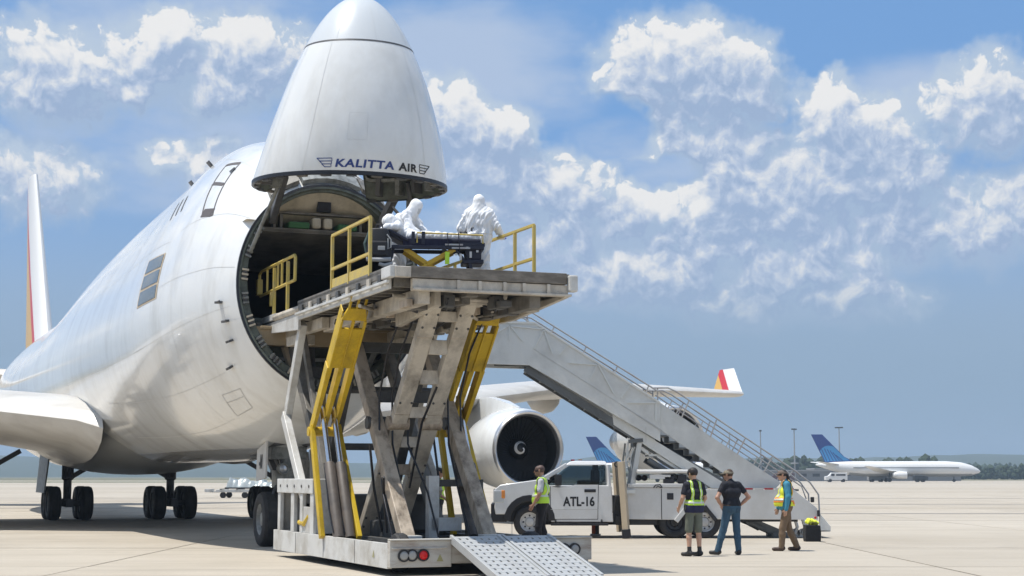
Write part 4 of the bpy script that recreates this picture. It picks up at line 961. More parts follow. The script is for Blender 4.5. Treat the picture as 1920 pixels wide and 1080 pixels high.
    # guard rails
    def rail(name, pts_posts, z0, rails, r=.028, toe=None, mt=rail_yellow):
        mb = MB()
        for (t, p) in pts_posts: mb.beam(L(t, p, z0), L(t, p, rails[-1]), r*2, r*2)
        (ta, pa), (tb, pb) = pts_posts[0], pts_posts[-1]
        for z in rails: mb.beam(L(ta, pa, z), L(tb, pb, z), r*1.9, r*1.9)
        g = mb.build(name, mt, LO, bevel=.006)
        if toe: b2 = MB(); b2.beam(L(ta, pa, z0 + toe/2), L(tb, pb, z0 + toe/2), .02, toe); b2.build('toe_board', rail_yellow, g)
        return g
    rail('guard_rail', [(1.33, .02), (2.6, .02), (3.72, .02)], 5.03, [5.42, 6.05], toe=.2)
    rail('guard_rail', [(1.5, 2.98), (2.55, 2.98), (4.0, 2.98), (5.5, 2.98)], 5.03, [5.5, 6.05]) if False else rail('guard_rail', [(1.1, 2.98), (2.0, 2.98), (3.4, 2.98), (4.4, 2.98)], 5.03, [5.45, 6.05])
    rail('guard_rail', [(4.3, 2.98), (5.2, 2.98), (6.0, 2.98)], 5.03, [5.25, 5.85]); rail('guard_rail', [(4.6, .1), (5.6, .1)], 5.03, [5.25, 5.85]) if False else None
    mb = MB(); pb = .06
    for t in (7.2, 8.35): mb.beam(L(t, pb, 4.97), L(t, pb, 6.0), .06, .06)
    mb.tube([L(6.62, pb, 5.55), L(6.6, pb, 6.02), L(6.66, pb, 6.06), L(9.55, pb, 6.06), L(9.72, pb, 6.0), L(9.72, pb, 5.6), L(9.6, pb, 5.52), L(6.62, pb, 5.55)], .034, 8)
    for t in (7.7, 8.05, 9.0): mb.beam(L(t, pb, 5.54), L(t, pb, 6.05), .04, .04)
    mb.build('bridge_guard_rail', rail_yellow, LO)
    mb = MB(); lbox(mb, 9.66, 9.8, .0, .12, 5.55, 5.9); lbox(mb, 8.5, 8.62, .02, .12, 5.2, 5.5); mb.build('rail_bracket', rail_yellow, LO, bevel=.01)
    mb = MB(); pb = 3.05
    for t in (6.8, 8.2): mb.beam(L(t, pb, 4.97), L(t, pb, 5.95), .06, .06)
    for z in (5.5, 5.95): mb.beam(L(6.6, pb, z), L(9.3, pb, z), .055, .055)
    mb.build('bridge_guard_rail', rail_yellow, LO)
    # guard cage, engine bay and posts on the chassis
    mb = MB(); z0, z1 = .53, 1.56
    lbox(mb, 4.75, 7.5, -.02, .5, z1-.28, z1)
    for t0, t1 in ((4.75, 5.0), (5.55, 5.75), (6.2, 6.45), (7.3, 7.5)): lbox(mb, t0, t1, -.0, .08, z0, z1-.28)
    lbox(mb, 4.75, 4.8, .08, .5, z0, z1-.28); lbox(mb, 7.45, 7.5, .08, .5, z0, z1-.28); lbox(mb, 5.0, 5.55, .02, .06, z0, z0+.5)
    g = mb.build('engine_cage', loader_white, LO, bevel=.012)
    mb = MB(); lbox(mb, 4.9, 7.4, .3, .48, z0, z1-.3); lbox(mb, 5.75, 6.2, .1, .3, z0, z0+.55); mb.build('engine_block', loader_dark, g, bevel=.02)
    mb = MB(); mb.tube([L(5.2, .05, .85), L(5.45, .02, .7), L(5.9, .04, .72)], .05, 8); mb.build('yellow_hose', loader_yellow, g)
    for k in range(5):
        mb = MB(); mb.lathe([(0, .03), (.012, .03), (.012, .001)], L(5.0 + .55*k, -.021, z1-.14), (0, 1, 0), 10); mb.build('bolt', loader_dark, g)
    mb = MB(); lbox(mb, 5.8, 7.5, .55, 2.9, .53, 1.25); lbox(mb, 3.0, 4.4, 1.0, 1.2, .47, .8); mb.build('engine_block', loader_dark, LO, bevel=.03)
    mb = MB(); lbox(mb, 2.9, 3.1, 1.66, 1.86, .47, 1.62); lbox(mb, 2.9, 3.05, 1.7, 2.3, .62, .86); mb.build('lock_post', loader_white, LO, bevel=.012)
    mb = MB(); lbox(mb, 3.5, 3.7, 2.65, 2.95, .47, 1.55); lbox(mb, 3.5, 3.65, 1.8, 2.9, 1.42, 1.55); mb.build('control_post', loader_dark, LO, bevel=.012)
    for i, (a, b, c) in enumerate(((L(2.6, .7, 1.6), L(2.9, .8, 1.3), L(3.0, .9, .6)), (L(3.3, .65, 2.2), L(3.5, .8, 1.4), L(3.6, 1.0, .6)), (L(4.4, 2.2, 2.8), L(4.2, 2.3, 1.6), L(4.0, 2.2, .6)), (L(5.0, 1.5, 2.4), L(5.3, 1.4, 1.5), L(5.2, 1.5, .7)), (L(2.4, 1.62, 3.2), L(3.2, 1.62, 2.6), L(3.9, 1.62, 1.4)))):
        mb = MB(); mb.tube([a, b, c], .025, 6); mb.build('hydraulic_hose', trim_black, LO)
loader()

# ------------------------------------------------------------------ stair truck (local x runs to its rear, y away from the camera)
TR = thing('stair_truck', 'white pickup truck marked ATL-16 carrying tall passenger boarding stairs', 'stair truck', (-.49, 43.0, 0), 0)
def T3(px, py, dy=0.0): return ((px - 925) / 71.0, dy, (1007 - py) / 71.0)
def truck():
    Wd = 2.02
    def arch(cx, cz, r, a0, a1, n=12): return [(cx + r*math.cos(R(a)), 0, cz + r*math.sin(R(a))) for a in np.linspace(a0, a1, n)]
    body = [(.06, 0, .62), (.03, 0, .8), (.05, 0, 1.28), (.18, 0, 1.38), (1.25, 0, 1.53), (1.34, 0, 1.37), (3.06, 0, 1.37), (3.1, 0, 1.34), (3.13, 0, .42), (1.55, 0, .42)] + arch(.95, .45, .56, -3, 180, 14)[0:] + [(.36, 0, .62)]
    mb = MB(); mb.prism(body, (0, Wd, 0)); cab = mb.build('cab_body', truck_white, TR, bevel=.045, smooth=40)
    # greenhouse: pillars, roof, glass
    zb, zr = 1.36, 1.99
    mb = MB()
    roof = [(2.0, .12, zr-.07), (2.95, .12, zr-.07), (2.95, Wd-.12, zr-.07), (2.0, Wd-.12, zr-.07)]
    mb.loft([[V(1.86, .1, zr-.10), V(3.0, .1, zr-.09), V(3.0, Wd-.1, zr-.09), V(1.86, Wd-.1, zr-.10)], [V(2.02, .16, zr), V(2.95, .16, zr+.0), V(2.95, Wd-.16, zr), V(2.02, Wd-.16, zr)], [V(2.2, .3, zr+.035), V(2.85, .3, zr+.035), V(2.85, Wd-.3, zr+.035), V(2.2, Wd-.3, zr+.035)]])
    for y in (.06, Wd-.06):
        yi = y + (.06 if y < 1 else -.06)
        mb.beam((1.22, y, 1.48), (1.93, yi, zr-.08), .10, .11); mb.beam((3.02, y, 1.34), (2.98, yi, zr-.08), .08, .14)
    mb.box((2.86, .12, 1.34), (3.05, Wd-.12, 1.45)); mb.box((2.9, .12, zr-.2), (3.0, Wd-.12, zr-.09))
    mb.build('roof', truck_white, TR, bevel=.02)
    wind = []
    mb = MB(); mb.hexa([(1.27, .14, 1.53), (1.27, Wd-.14, 1.53), (1.29, Wd-.14, 1.52), (1.29, .14, 1.52), (1.93, .18, zr-.09), (1.93, Wd-.18, zr-.09), (1.95, Wd-.18, zr-.1), (1.95, .18, zr-.1)]); mb.build('windshield', glass, TR)
    for y in (.055, Wd-.055):
        mb = MB(); mb.prism([(1.40, y, 1.36), (2.95, y, 1.36), (2.95, y, zr-.11), (2.0, y, zr-.11)], (0, .012 if y < 1 else -.012, 0)); mb.build('side_window', glass, TR)
    mb = MB(); mb.box((2.93, .3, 1.5), (2.945, Wd-.3, zr-.2)); mb.build('rear_window', glass, TR)
    mb = MB(); mb.box((1.15, .2, 1.40), (1.5, Wd-.2, 1.52)); mb.build('dashboard', trim_black, TR, bevel=.03)
    for y in (.35, 1.15):
        mb = MB(); mb.box((2.25, y, 1.2), (2.75, y+.5, 1.5)); mb.box((2.62, y, 1.4), (2.8, y+.5, 1.78)); mb.box((2.66, y+.13, 1.76), (2.78, y+.37, 1.92)); mb.build('seat', seat_grey, TR, bevel=.04)
    mb = MB(); mb.tube([(1.72 - .06*math.sin(a), .6 + .19*math.cos(a), 1.50 + .17*math.sin(a)) for a in np.linspace(0, 2*PI, 20)], .016, 6, caps=False); mb.build('steering_wheel', trim_black, TR)
    # door
    mb = MB(); mb.prism([(1.5, -.006, .5), (2.72, -.006, .5), (2.74, -.006, 1.385), (2.13, -.006, 1.385), (1.98, -.006, 1.325), (1.62, -.006, 1.32), (1.5, -.006, 1.35)], (0, .02, 0)); d = mb.build('door', truck_white, TR, bevel=.006)
    mb = MB(); mb.prism([(1.485, -.002, .485), (2.735, -.002, .485), (2.755, -.002, 1.39), (2.13, -.002, 1.39), (1.98, -.002, 1.33), (1.485, -.002, 1.355)], (0, .004, 0)); mb.build('door_gap', trim_black, d)
    mb = MB(); mb.box((2.38, -.035, 1.19), (2.68, -.006, 1.27)); mb.build('door_handle', trim_black, d, bevel=.012)
    mb = MB(); mb.box((1.5, -.014, .74), (2.73, -.006, .752)); mb.build('door_crease', seam_m, d)
    me = text_mesh('ATL-16', .33, .003, .011)
    for v in me.vertices: v.co = V(2.24 + v.co.x*.80, -.0105 - v.co.z, .84 + v.co.y)
    me.materials.append(black_m); o = bpy.data.objects.new('lettering', me); COL.objects.link(o); o.parent = d
    mb = MB(); mb.box((1.40, -.012, .95), (1.47, .002, 1.2)); mb.build('fender_vent', trim_black, TR, bevel=.006)
    mb = MB(); mb.box((1.60, -.3, 1.36), (1.78, -.1, 1.66)); mb.box((1.63, -.12, 1.38), (1.72, .04, 1.45)); mb.build('wing_mirror', trim_black, TR, bevel=.03)
    mb = MB(); mb.box((1.52, Wd+.1, 1.42), (1.70, Wd+.3, 1.72)); mb.box((1.55, Wd-.04, 1.45), (1.64, Wd+.12, 1.52)); mb.build('wing_mirror', trim_black, TR, bevel=.03)
    # front end
    mb = MB(); mb.box((-.06, .02, .42), (.36, Wd-.02, .90)); mb.prism([(.3, -.012, .45)] + [(.95 + r_*math.cos(R(a)), -.012, .45 + r_*math.sin(R(a))) for r_, aa in ((.68, np.linspace(180, 0, 13)), (.50, np.linspace(0, 180, 13))) for a in aa], (0, .06, 0)); mb.build('front_bumper', trim_black, TR, bevel=.03)
    mb = MB(); mb.box((.0, .35, .88), (.08, Wd-.35, 1.27)); mb.build('grille', trim_black, TR, bevel=.02)
    for y0, y1 in ((-.008, .33), (Wd-.33, Wd+.008)):
        mb = MB(); mb.box((.0, y0, .90), (.30, y1, 1.26)); h = mb.build('headlight', M('lamp_clear', (.6, .62, .63), .15, .3), TR, bevel=.04)
        mb = MB(); mb.box((.20, y0 - .006 if y0 < 1 else y0+.1, 1.02), (.315, y0+.1 if y0 < 1 else y1+.006, 1.25)); mb.build('turn_signal', lens_amber, h, bevel=.03)
    for x in (2.05, 2.25):
        mb = MB(); mb.box((x, .5, zr+.02), (x+.1, .62, zr+.06)); mb.build('cab_light', lens_amber if x > 2.1 else lens_red, TR, bevel=.01)
    mb = MB(); mb.box((1.5, -.06, .33), (3.0, .12, .39)); mb.box((1.6, .0, .36), (1.66, .3, .5)); mb.box((2.8, .0, .36), (2.86, .3, .5)); mb.build('step_bar', trim_black, TR, bevel=.01)
    mb = MB(); mb.box((.4, .35, .42), (8.0, .52, .58)); mb.box((.4, Wd-.52, .42), (8.0, Wd-.35, .58)); mb.box((.9, .2, .34), (1.0, Wd-.2, .5)); mb.box((3.2, .15, .34), (4.3, .6, .58)); mb.tube([(1.2, .7, .42), (4.5, .7, .42)], .09, 8); mb.box((3.13, .3, .4), (3.5, Wd-.3, 1.1)); mb.build('chassis_frame', trim_black, TR)
    for x in (.95, 4.74, 5.52):
        for y in (.14, Wd-.14): wheel_mesh('wheel', TR, (x, y, .42), (0, 1, 0), .42, .26, rr=.6, rim_m=trim_black if x == 4.74 else rim_steel)  # second-axle rims are black: shade put into the rim colour
    mb = MB(); mb.box((.36, .3, .5), (1.56, Wd-.3, 1.1)); mb.box((4.2, .3, .55), (6.0, Wd-.3, 1.2)); mb.build('wheel_well', trim_black, TR)
    mb = MB(); mb.tube([(.95, .2, .42), (.95, Wd-.2, .42)], .06, 8); mb.tube([(5.52, .2, .42), (5.52, Wd-.2, .42)], .08, 8); mb.build('axle', trim_black, TR)
    # service body
    mb = MB(); yb = -.03
    mb.prism([T3(1173, 914, yb), T3(1173, 972, yb), T3(1262, 973, yb), T3(1283, 950, yb), T3(1283, 914, yb)], (0, Wd+.06, 0)); mb.box((3.55, yb-.03, 1.315), (5.07, Wd+.06, 1.41)); sb = mb.build('service_body', box_white, TR, bevel=.012)
    mb = MB(); a, b = T3(1236, 975), T3(1236.8, 916); mb.box((a[0], yb-.004, a[2]+.04), (b[0]+.008, yb+.001, b[2])); mb.build('panel_joint', trim_black, sb)
    a, b = T3(1247, 936), T3(1259, 924); mb = MB(); mb.box((a[0], yb-.012, a[2]), (b[0], yb-.0, b[2])); mb.build('latch', trim_black, sb, bevel=.012)
    mb = MB(); mb.tube([T3(1222, 914, yb-.03), T3(1226, 909, yb-.03), T3(1234, 908, yb-.03), T3(1238, 914, yb-.03)], .018, 6); mb.tube([T3(1227, 914, yb-.03), T3(1230, 911, yb-.03), T3(1236, 914, yb-.03)], .014, 6); mb.build('coiled_line', trim_black, sb)
    mb = MB(); mb.beam(T3(1172, 921, yb-.05), T3(1188, 921, yb-.05), .05, .1); mb.build('body_bracket', stair_white, sb)
    mb = MB(); mb.beam(T3(1263, 976, yb-.02), T3(1285, 948, yb-.02), .12, .07, up=(0, 1, 0)); mb.build('mudguard', box_white, TR, bevel=.01)
    mb = MB(); mb.beam(T3(1316, 948, yb-.02), T3(1337, 974, yb-.02), .10, .09, up=(0, 1, 0)); mb.build('mudguard', trim_black, TR, bevel=.01)
    rear = [T3(1286, 917, yb), T3(1316, 947, yb), T3(1336, 972, yb), T3(1526, 973, yb), T3(1525, 952, yb), T3(1482, 917, yb)]
    mb = MB(); mb.prism(rear, (0, .06, 0)); mb.prism([V(*q) + V(0, Wd, 0) for q in rear], (0, .06, 0)); mb.box((T3(1300, 0)[0], yb+.06, .6), (T3(1480, 0)[0], Wd-.03, .66)); rb = mb.build('rear_skirt', box_white, TR, bevel=.01)
    tp = M('red_tape', (.40, .03, .03), .5)
    for k in range(7):
        x = 1352 + k*19; a = T3(x, 917.5, yb-.004); mb = MB(); mb.box((a[0], a[1], a[2]), (a[0] + 16/71, yb+.05, a[2]+.04)); mb.build('safety_tape', tp if k % 2 == 0 else box_white, rb)
    for px, py, w, h in ((1516, 936, 7, 10), (1527, 961, 5, 12)):
        a = T3(px, py, yb-.04); mb = MB(); mb.box((a[0]-w/142, a[1], a[2]-h/142), (a[0]+w/142, yb+.02, a[2]+h/142)); mb.build('rear_lamp', trim_black, rb, bevel=.02)
    a = T3(1521, 969, yb-.01); mb = MB(); mb.lathe([(0, .03), (-.02, .025), (-.02, .001)], a, (0, 1, 0), 12); mb.build('reflector', lens_red, rb)
    mb = MB(); mb.prism([T3(1529, 995, yb), T3(1549, 994, yb), T3(1549, 985, yb), T3(1530, 962, yb)], (0, .06, 0)); mb.prism([T3(1529, 995, 1.8), T3(1549, 994, 1.8), T3(1549, 985, 1.8), T3(1530, 962, 1.8)], (0, .06, 0)); mb.box((8.51, yb, .17), (8.78, 1.86, .21)); mb.build('boarding_step', stair_white, TR, bevel=.008)
    for y in (.5, 1.45):
        mb = MB(); mb.beam(T3(1400, 974, y), T3(1470, 1003, y), .14, .2); mb.box((7.35, y-.15, .004), (7.75, y+.15, .14)); mb.tube([T3(1405, 978, y-.05), T3(1432, 992, y-.05)], .07, 8); mb.build('stabilizer_leg', stair_dark, TR)
    for x in (7.95, 8.15):
        mb = MB(); mb.tube([(x, .5, .5), (x+.06, .5, .28), (x, .5, .1)], .045, 8); mb.lathe([(-.05, .12), (.05, .12), (.05, .001)], (x, .5, .12), (0, 1, 0), 14); mb.build('caster', rim_steel, TR)
    # tan outrigger posts
    mb = MB(); mb.beam(T3(1162, 866, -.12), T3(1170.5, 1000, -.16), .20, .16); po = mb.build('outrigger_post', tan_post, TR, bevel=.012)
    mb = MB(); mb.beam(T3(1169.7, 990, -.16), T3(1171, 1006.5, -.16), .25, .22); mb.build('post_foot', trim_black, po, bevel=.01)
    mb = MB(); c = V(*T3(1154.5, 871, -.1)); mb.tube([c + V(.065*math.cos(a), 0, .065*math.sin(a)) for a in np.linspace(0, 2*PI, 18)], .02, 6, caps=False); mb.build('tow_ring', trim_black, po)
    mb = MB(); mb.tube([T3(1166, 925, -.2), T3(1152, 930, -.1), T3(1147, 960, .0)], .02, 6); mb.build('hydraulic_hose', trim_black, TR)
    mb = MB(); mb.beam(T3(1162, 866, Wd+.1), T3(1170.5, 1000, Wd+.14), .2, .16); mb.build('outrigger_post', tan_post, TR, bevel=.012)
    oj = M('jack_orange', (.55, .10, .03), .5, dirt=(.2, .06, .03), damt=.6)
    mb = MB(); mb.box((2.66, 1.9, .05), (2.76, 2.0, .42)); mb.beam((2.71, 1.95, .4), (2.8, 1.95, .42), .06, .06); j = mb.build('stabilizer_jack', oj, TR, bevel=.01)
    mb = MB(); mb.box((2.76, 1.88, .05), (2.86, 2.02, .45)); mb.build('jack_housing', trim_black, j); mb = MB(); mb.box((2.62, 1.82, .004), (2.9, 2.08, .05)); mb.build('jack_pad', box_white, j)
    # staircase
    def side(y, d):
        up = [T3(900, 604, y), T3(1003, 607, y), T3(1237, 757, y), T3(1237, 829, y), T3(992, 686, y), T3(900, 683, y)]
        mb = MB(); mb.prism(up, (0, d, 0)); a = mb.build('upper_side_panel', stair_white, TR, bevel=.008)
        lo = [T3(1214, 744, y+d*2), T3(1240, 757, y+d*2), T3(1462, 905, y+d*2), T3(1452, 915.5, y+d*2), T3(1395, 915.5, y+d*2), T3(1214, 790, y+d*2)]
        mb = MB(); mb.prism(lo, (0, d, 0)); b = mb.build('lower_side_panel', stair_white, TR, bevel=.008)
        st = [T3(1148, 776, y+d*2.2), T3(1232, 829, y+d*2.2), T3(1372, 915.5, y+d*2.2), T3(1332, 915.5, y+d*2.2), T3(1150, 797, y+d*2.2)]
        mb = MB(); mb.prism(st, (0, d, 0)); mb.build('stringer', stair_white, TR, bevel=.008)
        return a, b
    a, b = side(.15, .05)
    truss = MB(); y = .135
    seg = [((905, 640), (955, 610)), ((955, 610), (955, 640)), ((957, 612), (980, 640)), ((957, 612), (1020, 618)), ((1020, 618), (1000, 655)), ((1020, 618), (1036, 664)), ((1047, 667), (1066, 645)), ((1065, 681), (1120, 685)), ((1120, 685), (1106, 712)), ((1122, 685), (1151, 740)), ((1164, 747), (1182, 722)), ((1176, 756), (1232, 756)), ((1229, 758), (1229, 790))]
    for p, q in seg: truss.beam(T3(*p, y), T3(*q, y), .03, .045, up=(0, 1, 0))
    truss.build('panel_truss', M('truss_paint', (.63, .65, .64), .4, var=.05), a)
    mb = MB(); mb.beam(T3(900, 604, .14), T3(1003, 606, .14), .05, .05); mb.beam(T3(1003, 606, .14), T3(1237, 756, .14), .05, .05); mb.build('panel_edge', stair_white, a)
    mb = MB()
    for p, q in (((1000, 655), (1237, 806)), ((1164, 760), (1300, 850)), ((1210, 801), (1210, 830))): mb.beam(T3(*p, .147), T3(*q, .147), .012, .014, up=(0, 1, 0))
    mb.build('panel_joint', seam_m, a)
    side(1.75, -.05)
    # treads and landing
    tr = None; n = 26
    for k in range(n):
        t = k/(n-1); x0, z0 = T3(1000, 0)[0], 4.78; x1, z1 = T3(1470, 0)[0], .72
        if tr is None: mb = MB(); mb.box((-.14, .26, -.02), (.14, 1.64, .02)); mb.box((.12, .26, -.16), (.135, 1.64, -.02)); tr = o = mb.build('stair_tread', stair_dark, TR)
        else: o = copy_part(tr, TR)
        o.location = (x0 + (x1-x0)*t, 0, z0 + (z1-z0)*t)
    mb = MB(); mb.box((-.35, .2, 4.72), (1.1, 1.7, 4.8)); mb.beam((.0, .3, 4.66), (1.0, .3, 4.66), .1, .12); mb.beam((.0, 1.6, 4.66), (1.0, 1.6, 4.66), .1, .12); mb.build('landing', stair_dark, TR)
    for y in (.32, 1.58):
        mb = MB(); mb.beam(T3(985, 690, y), T3(1185, 815, y), .1, .2); mb.beam(T3(1150, 790, y), T3(1390, 925, y), .08, .16); mb.build('stair_beam', stair_dark, TR)
    for k in range(8):
        t = k/7; mb = MB(); q = T3(985 + 200*t, 692 + 125*t, .3); mb.beam(q, V(*q) + V(0, 1.3, 0), .05, .1); mb.build('stair_cross_beam', stair_dark, TR)
    # handrails
    def hr(pts, posts, y, r=.022):
        mb = MB(); mb.tube([T3(*p, y) for p in pts], r, 8)
        for p, q in posts: mb.tube([T3(*p, y), T3(*q, y)], r*.9, 6)
        mb.build('handrail', rail_steel, TR, smooth=50)
    for y in (.17, 1.73):
        hr([(900, 584), (986, 584), (997, 586), (1234, 735)], [((988, 584), (990, 606)), ((1040, 612), (1034, 624)), ((1100, 650), (1094, 663)), ((1158, 687), (1152, 702)), ((1216, 724), (1211, 738))], y)
        hr([(900, 593), (970, 593), (983, 598), (992, 604)], [((968, 593), (968, 606))], y)
        y2 = y + (.05 if y < 1 else -.05)
        hr([(1225, 728), (1253, 728), (1268, 735), (1490, 884), (1516, 905), (1531, 927), (1533, 985)], [((1233, 729), (1233, 755)), ((1292, 752), (1278, 783)), ((1343, 788), (1331, 820)), ((1396, 823), (1381, 852)), ((1446, 857), (1430, 885)), ((1484, 882), (1468, 905))], y2)
        hr([(1238, 737), (1460, 885), (1500, 912), (1508, 935)], [((1318, 790), (1310, 805)), ((1368, 823), (1360, 838)), ((1418, 857), (1411, 872)), ((1260, 752), (1252, 766)), ((1276, 762), (1268, 776))], y2, .017)
    # supports between truck bed and stairs
    for y in (.35, 1.55):
        mb = MB(); mb.beam(T3(1200, 824, y), T3(1184, 916, y), .15, .13); mb.build('support_leg', stair_white, TR, bevel=.01)
        mb = MB(); mb.beam(T3(1178, 830, y), T3(1168, 905, y), .05, .05); mb.beam(T3(1176, 840, y), T3(1188, 900, y), .03, .03); mb.beam(T3(1190, 838, y), T3(1168, 888, y), .03, .03); mb.build('brace', stair_white, TR)
        mb = MB(); mb.beam(T3(1203, 842, y), T3(1216, 851, y), .06, .06); mb.beam(T3(1216, 854, y), T3(1243, 853, y), .05, .05); mb.beam(T3(1232, 855, y), T3(1325, 915, y), .07, .07); mb.beam(T3(1243, 853, y), T3(1265, 872, y), .06, .06); mb.build('lift_link', stair_white, TR)
        mb = MB(); mb.tube([T3(1215, 862, y), T3(1275, 900, y)], .075, 10); mb.tube([T3(1275, 900, y), T3(1300, 916, y)], .045, 10); mb.build('lift_cylinder', stair_dark, TR)
    mb = MB(); mb.beam(T3(1196, 828, .3), T3(1196, 828, 1.6), .12, .12); mb.beam(T3(1178, 828, .3), T3(1205, 826, .3), .12, .1); mb.box(T3(1188, 838, .4), T3(1208, 815, 1.5)); mb.build('pivot_beam', stair_dark, TR)
    mb = MB(); a = T3(1192, 887, .1); b = T3(1278, 880, .25); mb.box(a, b); mb.box(T3(1216, 898, .1), T3(1255, 890, .3)); mb.tube([T3(1193, 884.5, .1), T3(1290, 884, .1)], .05, 8); mb.build('bed_pipe', box_white, TR, bevel=.01)
    for px in (1196, 1207): mb = MB(); mb.lathe([(0, .08), (.25, .08), (.25, .001)], T3(px, 896, .15), (0, 1, 0), 14); mb.build('bed_roller', trim_black, TR)
    mb = MB(); mb.box(T3(1243, 906, .1), T3(1262, 893, .5)); mb.box(T3(1268, 905, .1), T3(1285, 890, .5)); mb.build('bed_toolbox', trim_black, TR, bevel=.02)
    mb = MB(); mb.box((3.5, .1, 1.22), (8.0, 1.9, 1.27)); mb.build('truck_bed', stair_dark, TR)
truck()

# ------------------------------------------------------------------ people: one continuous skin grown from a distance field
def surface_nets(D, org, h):
    I = D < 0; nx, ny, nz = D.shape
    c = [(i, j, k) for i in (0, 1) for j in (0, 1) for k in (0, 1)]
    sl_ = lambda o: D[o[0]:nx-1+o[0], o[1]:ny-1+o[1], o[2]:nz-1+o[2]]
    cnt = sum((sl_(o) < 0).astype(np.int8) for o in c)
    mask = (cnt > 0) & (cnt < 8); cells = np.argwhere(mask)
    vals = {o: sl_(o)[mask] for o in c}
    acc = np.zeros((len(cells), 3)); num = np.zeros(len(cells))
    for o in c:
        for ax in range(3):
            if o[ax] == 0:
                o2 = tuple(1 if a == ax else o[a] for a in range(3)); a, b = vals[o], vals[o2]
                cr = (a < 0) != (b < 0); t = np.where(cr, a/np.where(cr, a-b, 1), 0)
                p = np.tile(np.array(o, float), (len(cells), 1)); p[:, ax] += t
                acc[cr] += p[cr]; num += cr
    vs = (cells + acc/num[:, None])*h + org
    idx = -np.ones(mask.shape, int); idx[mask] = np.arange(len(cells)); fs = []
    for ax in range(3):
        a = [slice(1, -1)]*3; b = [slice(1, -1)]*3; a[ax] = slice(0, -1); b[ax] = slice(1, None)
        A = I[tuple(a)]; B = I[tuple(b)]; e = np.argwhere(A != B); off = np.array([0 if q == ax else 1 for q in range(3)])
        if not len(e): continue
        s = A[A != B]; e = e + off; u, v = [q for q in range(3) if q != ax]
        du = np.zeros(3, int); du[u] = 1; dv = np.zeros(3, int); dv[v] = 1
        g = lambda q: idx[q[:, 0], q[:, 1], q[:, 2]]
        quad = np.stack([g(e-du-dv), g(e-dv), g(e), g(e-du)], 1)
        flip = s if ax != 1 else ~s
        quad[~flip] = quad[~flip][:, ::-1]; fs.append(quad)
    return vs, np.concatenate(fs)
class Body:
    def __init__(s): s.p = []
    def cap(s, a, b, ra, rb=None, tag='shirt', k=.03, wr=0.0):
        s.p.append((V(*a), V(*b), ra, ra if rb is None else rb, tag, k, wr)); return s
    def grow(s, h=.0115, wr=.004):
        lo = np.min([np.minimum(a, b) - max(ra, rb) for a, b, ra, rb, *_ in s.p], 0) - .05
        hi = np.max([np.maximum(a, b) + max(ra, rb) for a, b, ra, rb, *_ in s.p], 0) + .05
        n = np.ceil((hi-lo)/h).astype(int) + 1
        D = np.full(n, .3, np.float32)
        for a, b, ra, rb, tg, k, w in s.p:
            m = max(ra, rb) + .06
            i0 = np.maximum(0, np.floor((np.minimum(a, b)-m-lo)/h).astype(int)); i1 = np.minimum(n, np.ceil((np.maximum(a, b)+m-lo)/h).astype(int)+1)
            g = np.stack(np.meshgrid(*[lo[q] + h*np.arange(i0[q], i1[q]) for q in range(3)], indexing='ij'), -1)
            d = s.dist(g, a, b, ra, rb)
            if w:
                X, Y, Z = g[..., 0], g[..., 1], g[..., 2]; d = d + w*(.45*np.sin(Z*33 + 4*np.sin(X*17 + a[0]*9) + 3*np.sin(Y*15)) + .75*np.sin(X*52 + Y*30 + 2.2*np.sin(Z*9 + X*7)) * (.5 + .5*np.sin(Z*7 + X*5)) + .3*np.sin(X*81 - Z*47 + 3*np.sin(Y*23)))
            sub = D[i0[0]:i1[0], i0[1]:i1[1], i0[2]:i1[2]]
            q = np.clip(.5 + .5*(sub-d)/k, 0, 1); sub[...] = sub*(1-q) + d*q - k*q*(1-q)
        vs, fs = surface_nets(D, lo, h)
        ce = vs[fs].mean(1); best = np.full(len(fs), 9.0); tg = np.zeros(len(fs), int); tags = sorted(set(q[4] for q in s.p))
        for a, b, ra, rb, t, k, w in s.p:
            d = s.dist(ce, a, b, ra, rb); m = d < best; best[m] = d[m]; tg[m] = tags.index(t)
        return vs, fs, tg, tags, ce
    @staticmethod
    def dist(g, a, b, ra, rb):
        ab = b-a; l2 = max(1e-9, float(np.dot(ab, ab))); t = np.clip(((g-a)@ab)/l2, 0, 1)
        return np.linalg.norm(g - a - t[..., None]*ab, axis=-1) - (ra + (rb-ra)*t)
def np_mesh(name, vs, fs, mats, mi, parent, smooth=True):
    me = bpy.data.meshes.new(name); me.from_pydata(vs.tolist(), [], fs.tolist())
    for m in mats: me.materials.append(m)
    me.polygons.foreach_set('material_index', np.asarray(mi, np.int32)); me.polygons.foreach_set('use_smooth', [smooth]*len(fs)); me.update()
    o = bpy.data.objects.new(name, me); COL.objects.link(o); o.parent = parent; return o
def shell(name, vs, fs, sel, off, mat, parent, thick=.006, drape=None):
    f = fs[sel]; u, inv = np.unique(f, return_inverse=True); f2 = inv.reshape(f.shape); v = vs[u].copy()
    nrm = np.zeros_like(vs); q = vs[fs]; fn = np.cross(q[:, 2]-q[:, 0], q[:, 3]-q[:, 1]); 
    for c in range(4): np.add.at(nrm, fs[:, c], fn)
    nrm /= np.linalg.norm(nrm, axis=1)[:, None] + 1e-9
    v += nrm[u]*off
    if drape: v = drape(v)
    o = np_mesh(name, v, f2, [mat], np.zeros(len(f2), int), parent)
    md = o.modifiers.new('cloth', 'SOLIDIFY'); md.thickness = thick; md.offset = -1; return o
CLOTH = {}
def cloth(name, col, rough=.85): return M('cloth_' + name, col, rough, var=.14, vscale=9, bump=.25, bscale=18)
skin_m = M('skin', (.50, .30, .21), .5, var=.06); skin2_m = M('skin_tanned', (.40, .22, .15), .5, var=.06)
shoe_m = M('boot_leather', (.02, .018, .018), .5, var=.2); brown_shoe = M('brown_boot', (.055, .03, .02), .5, var=.2)
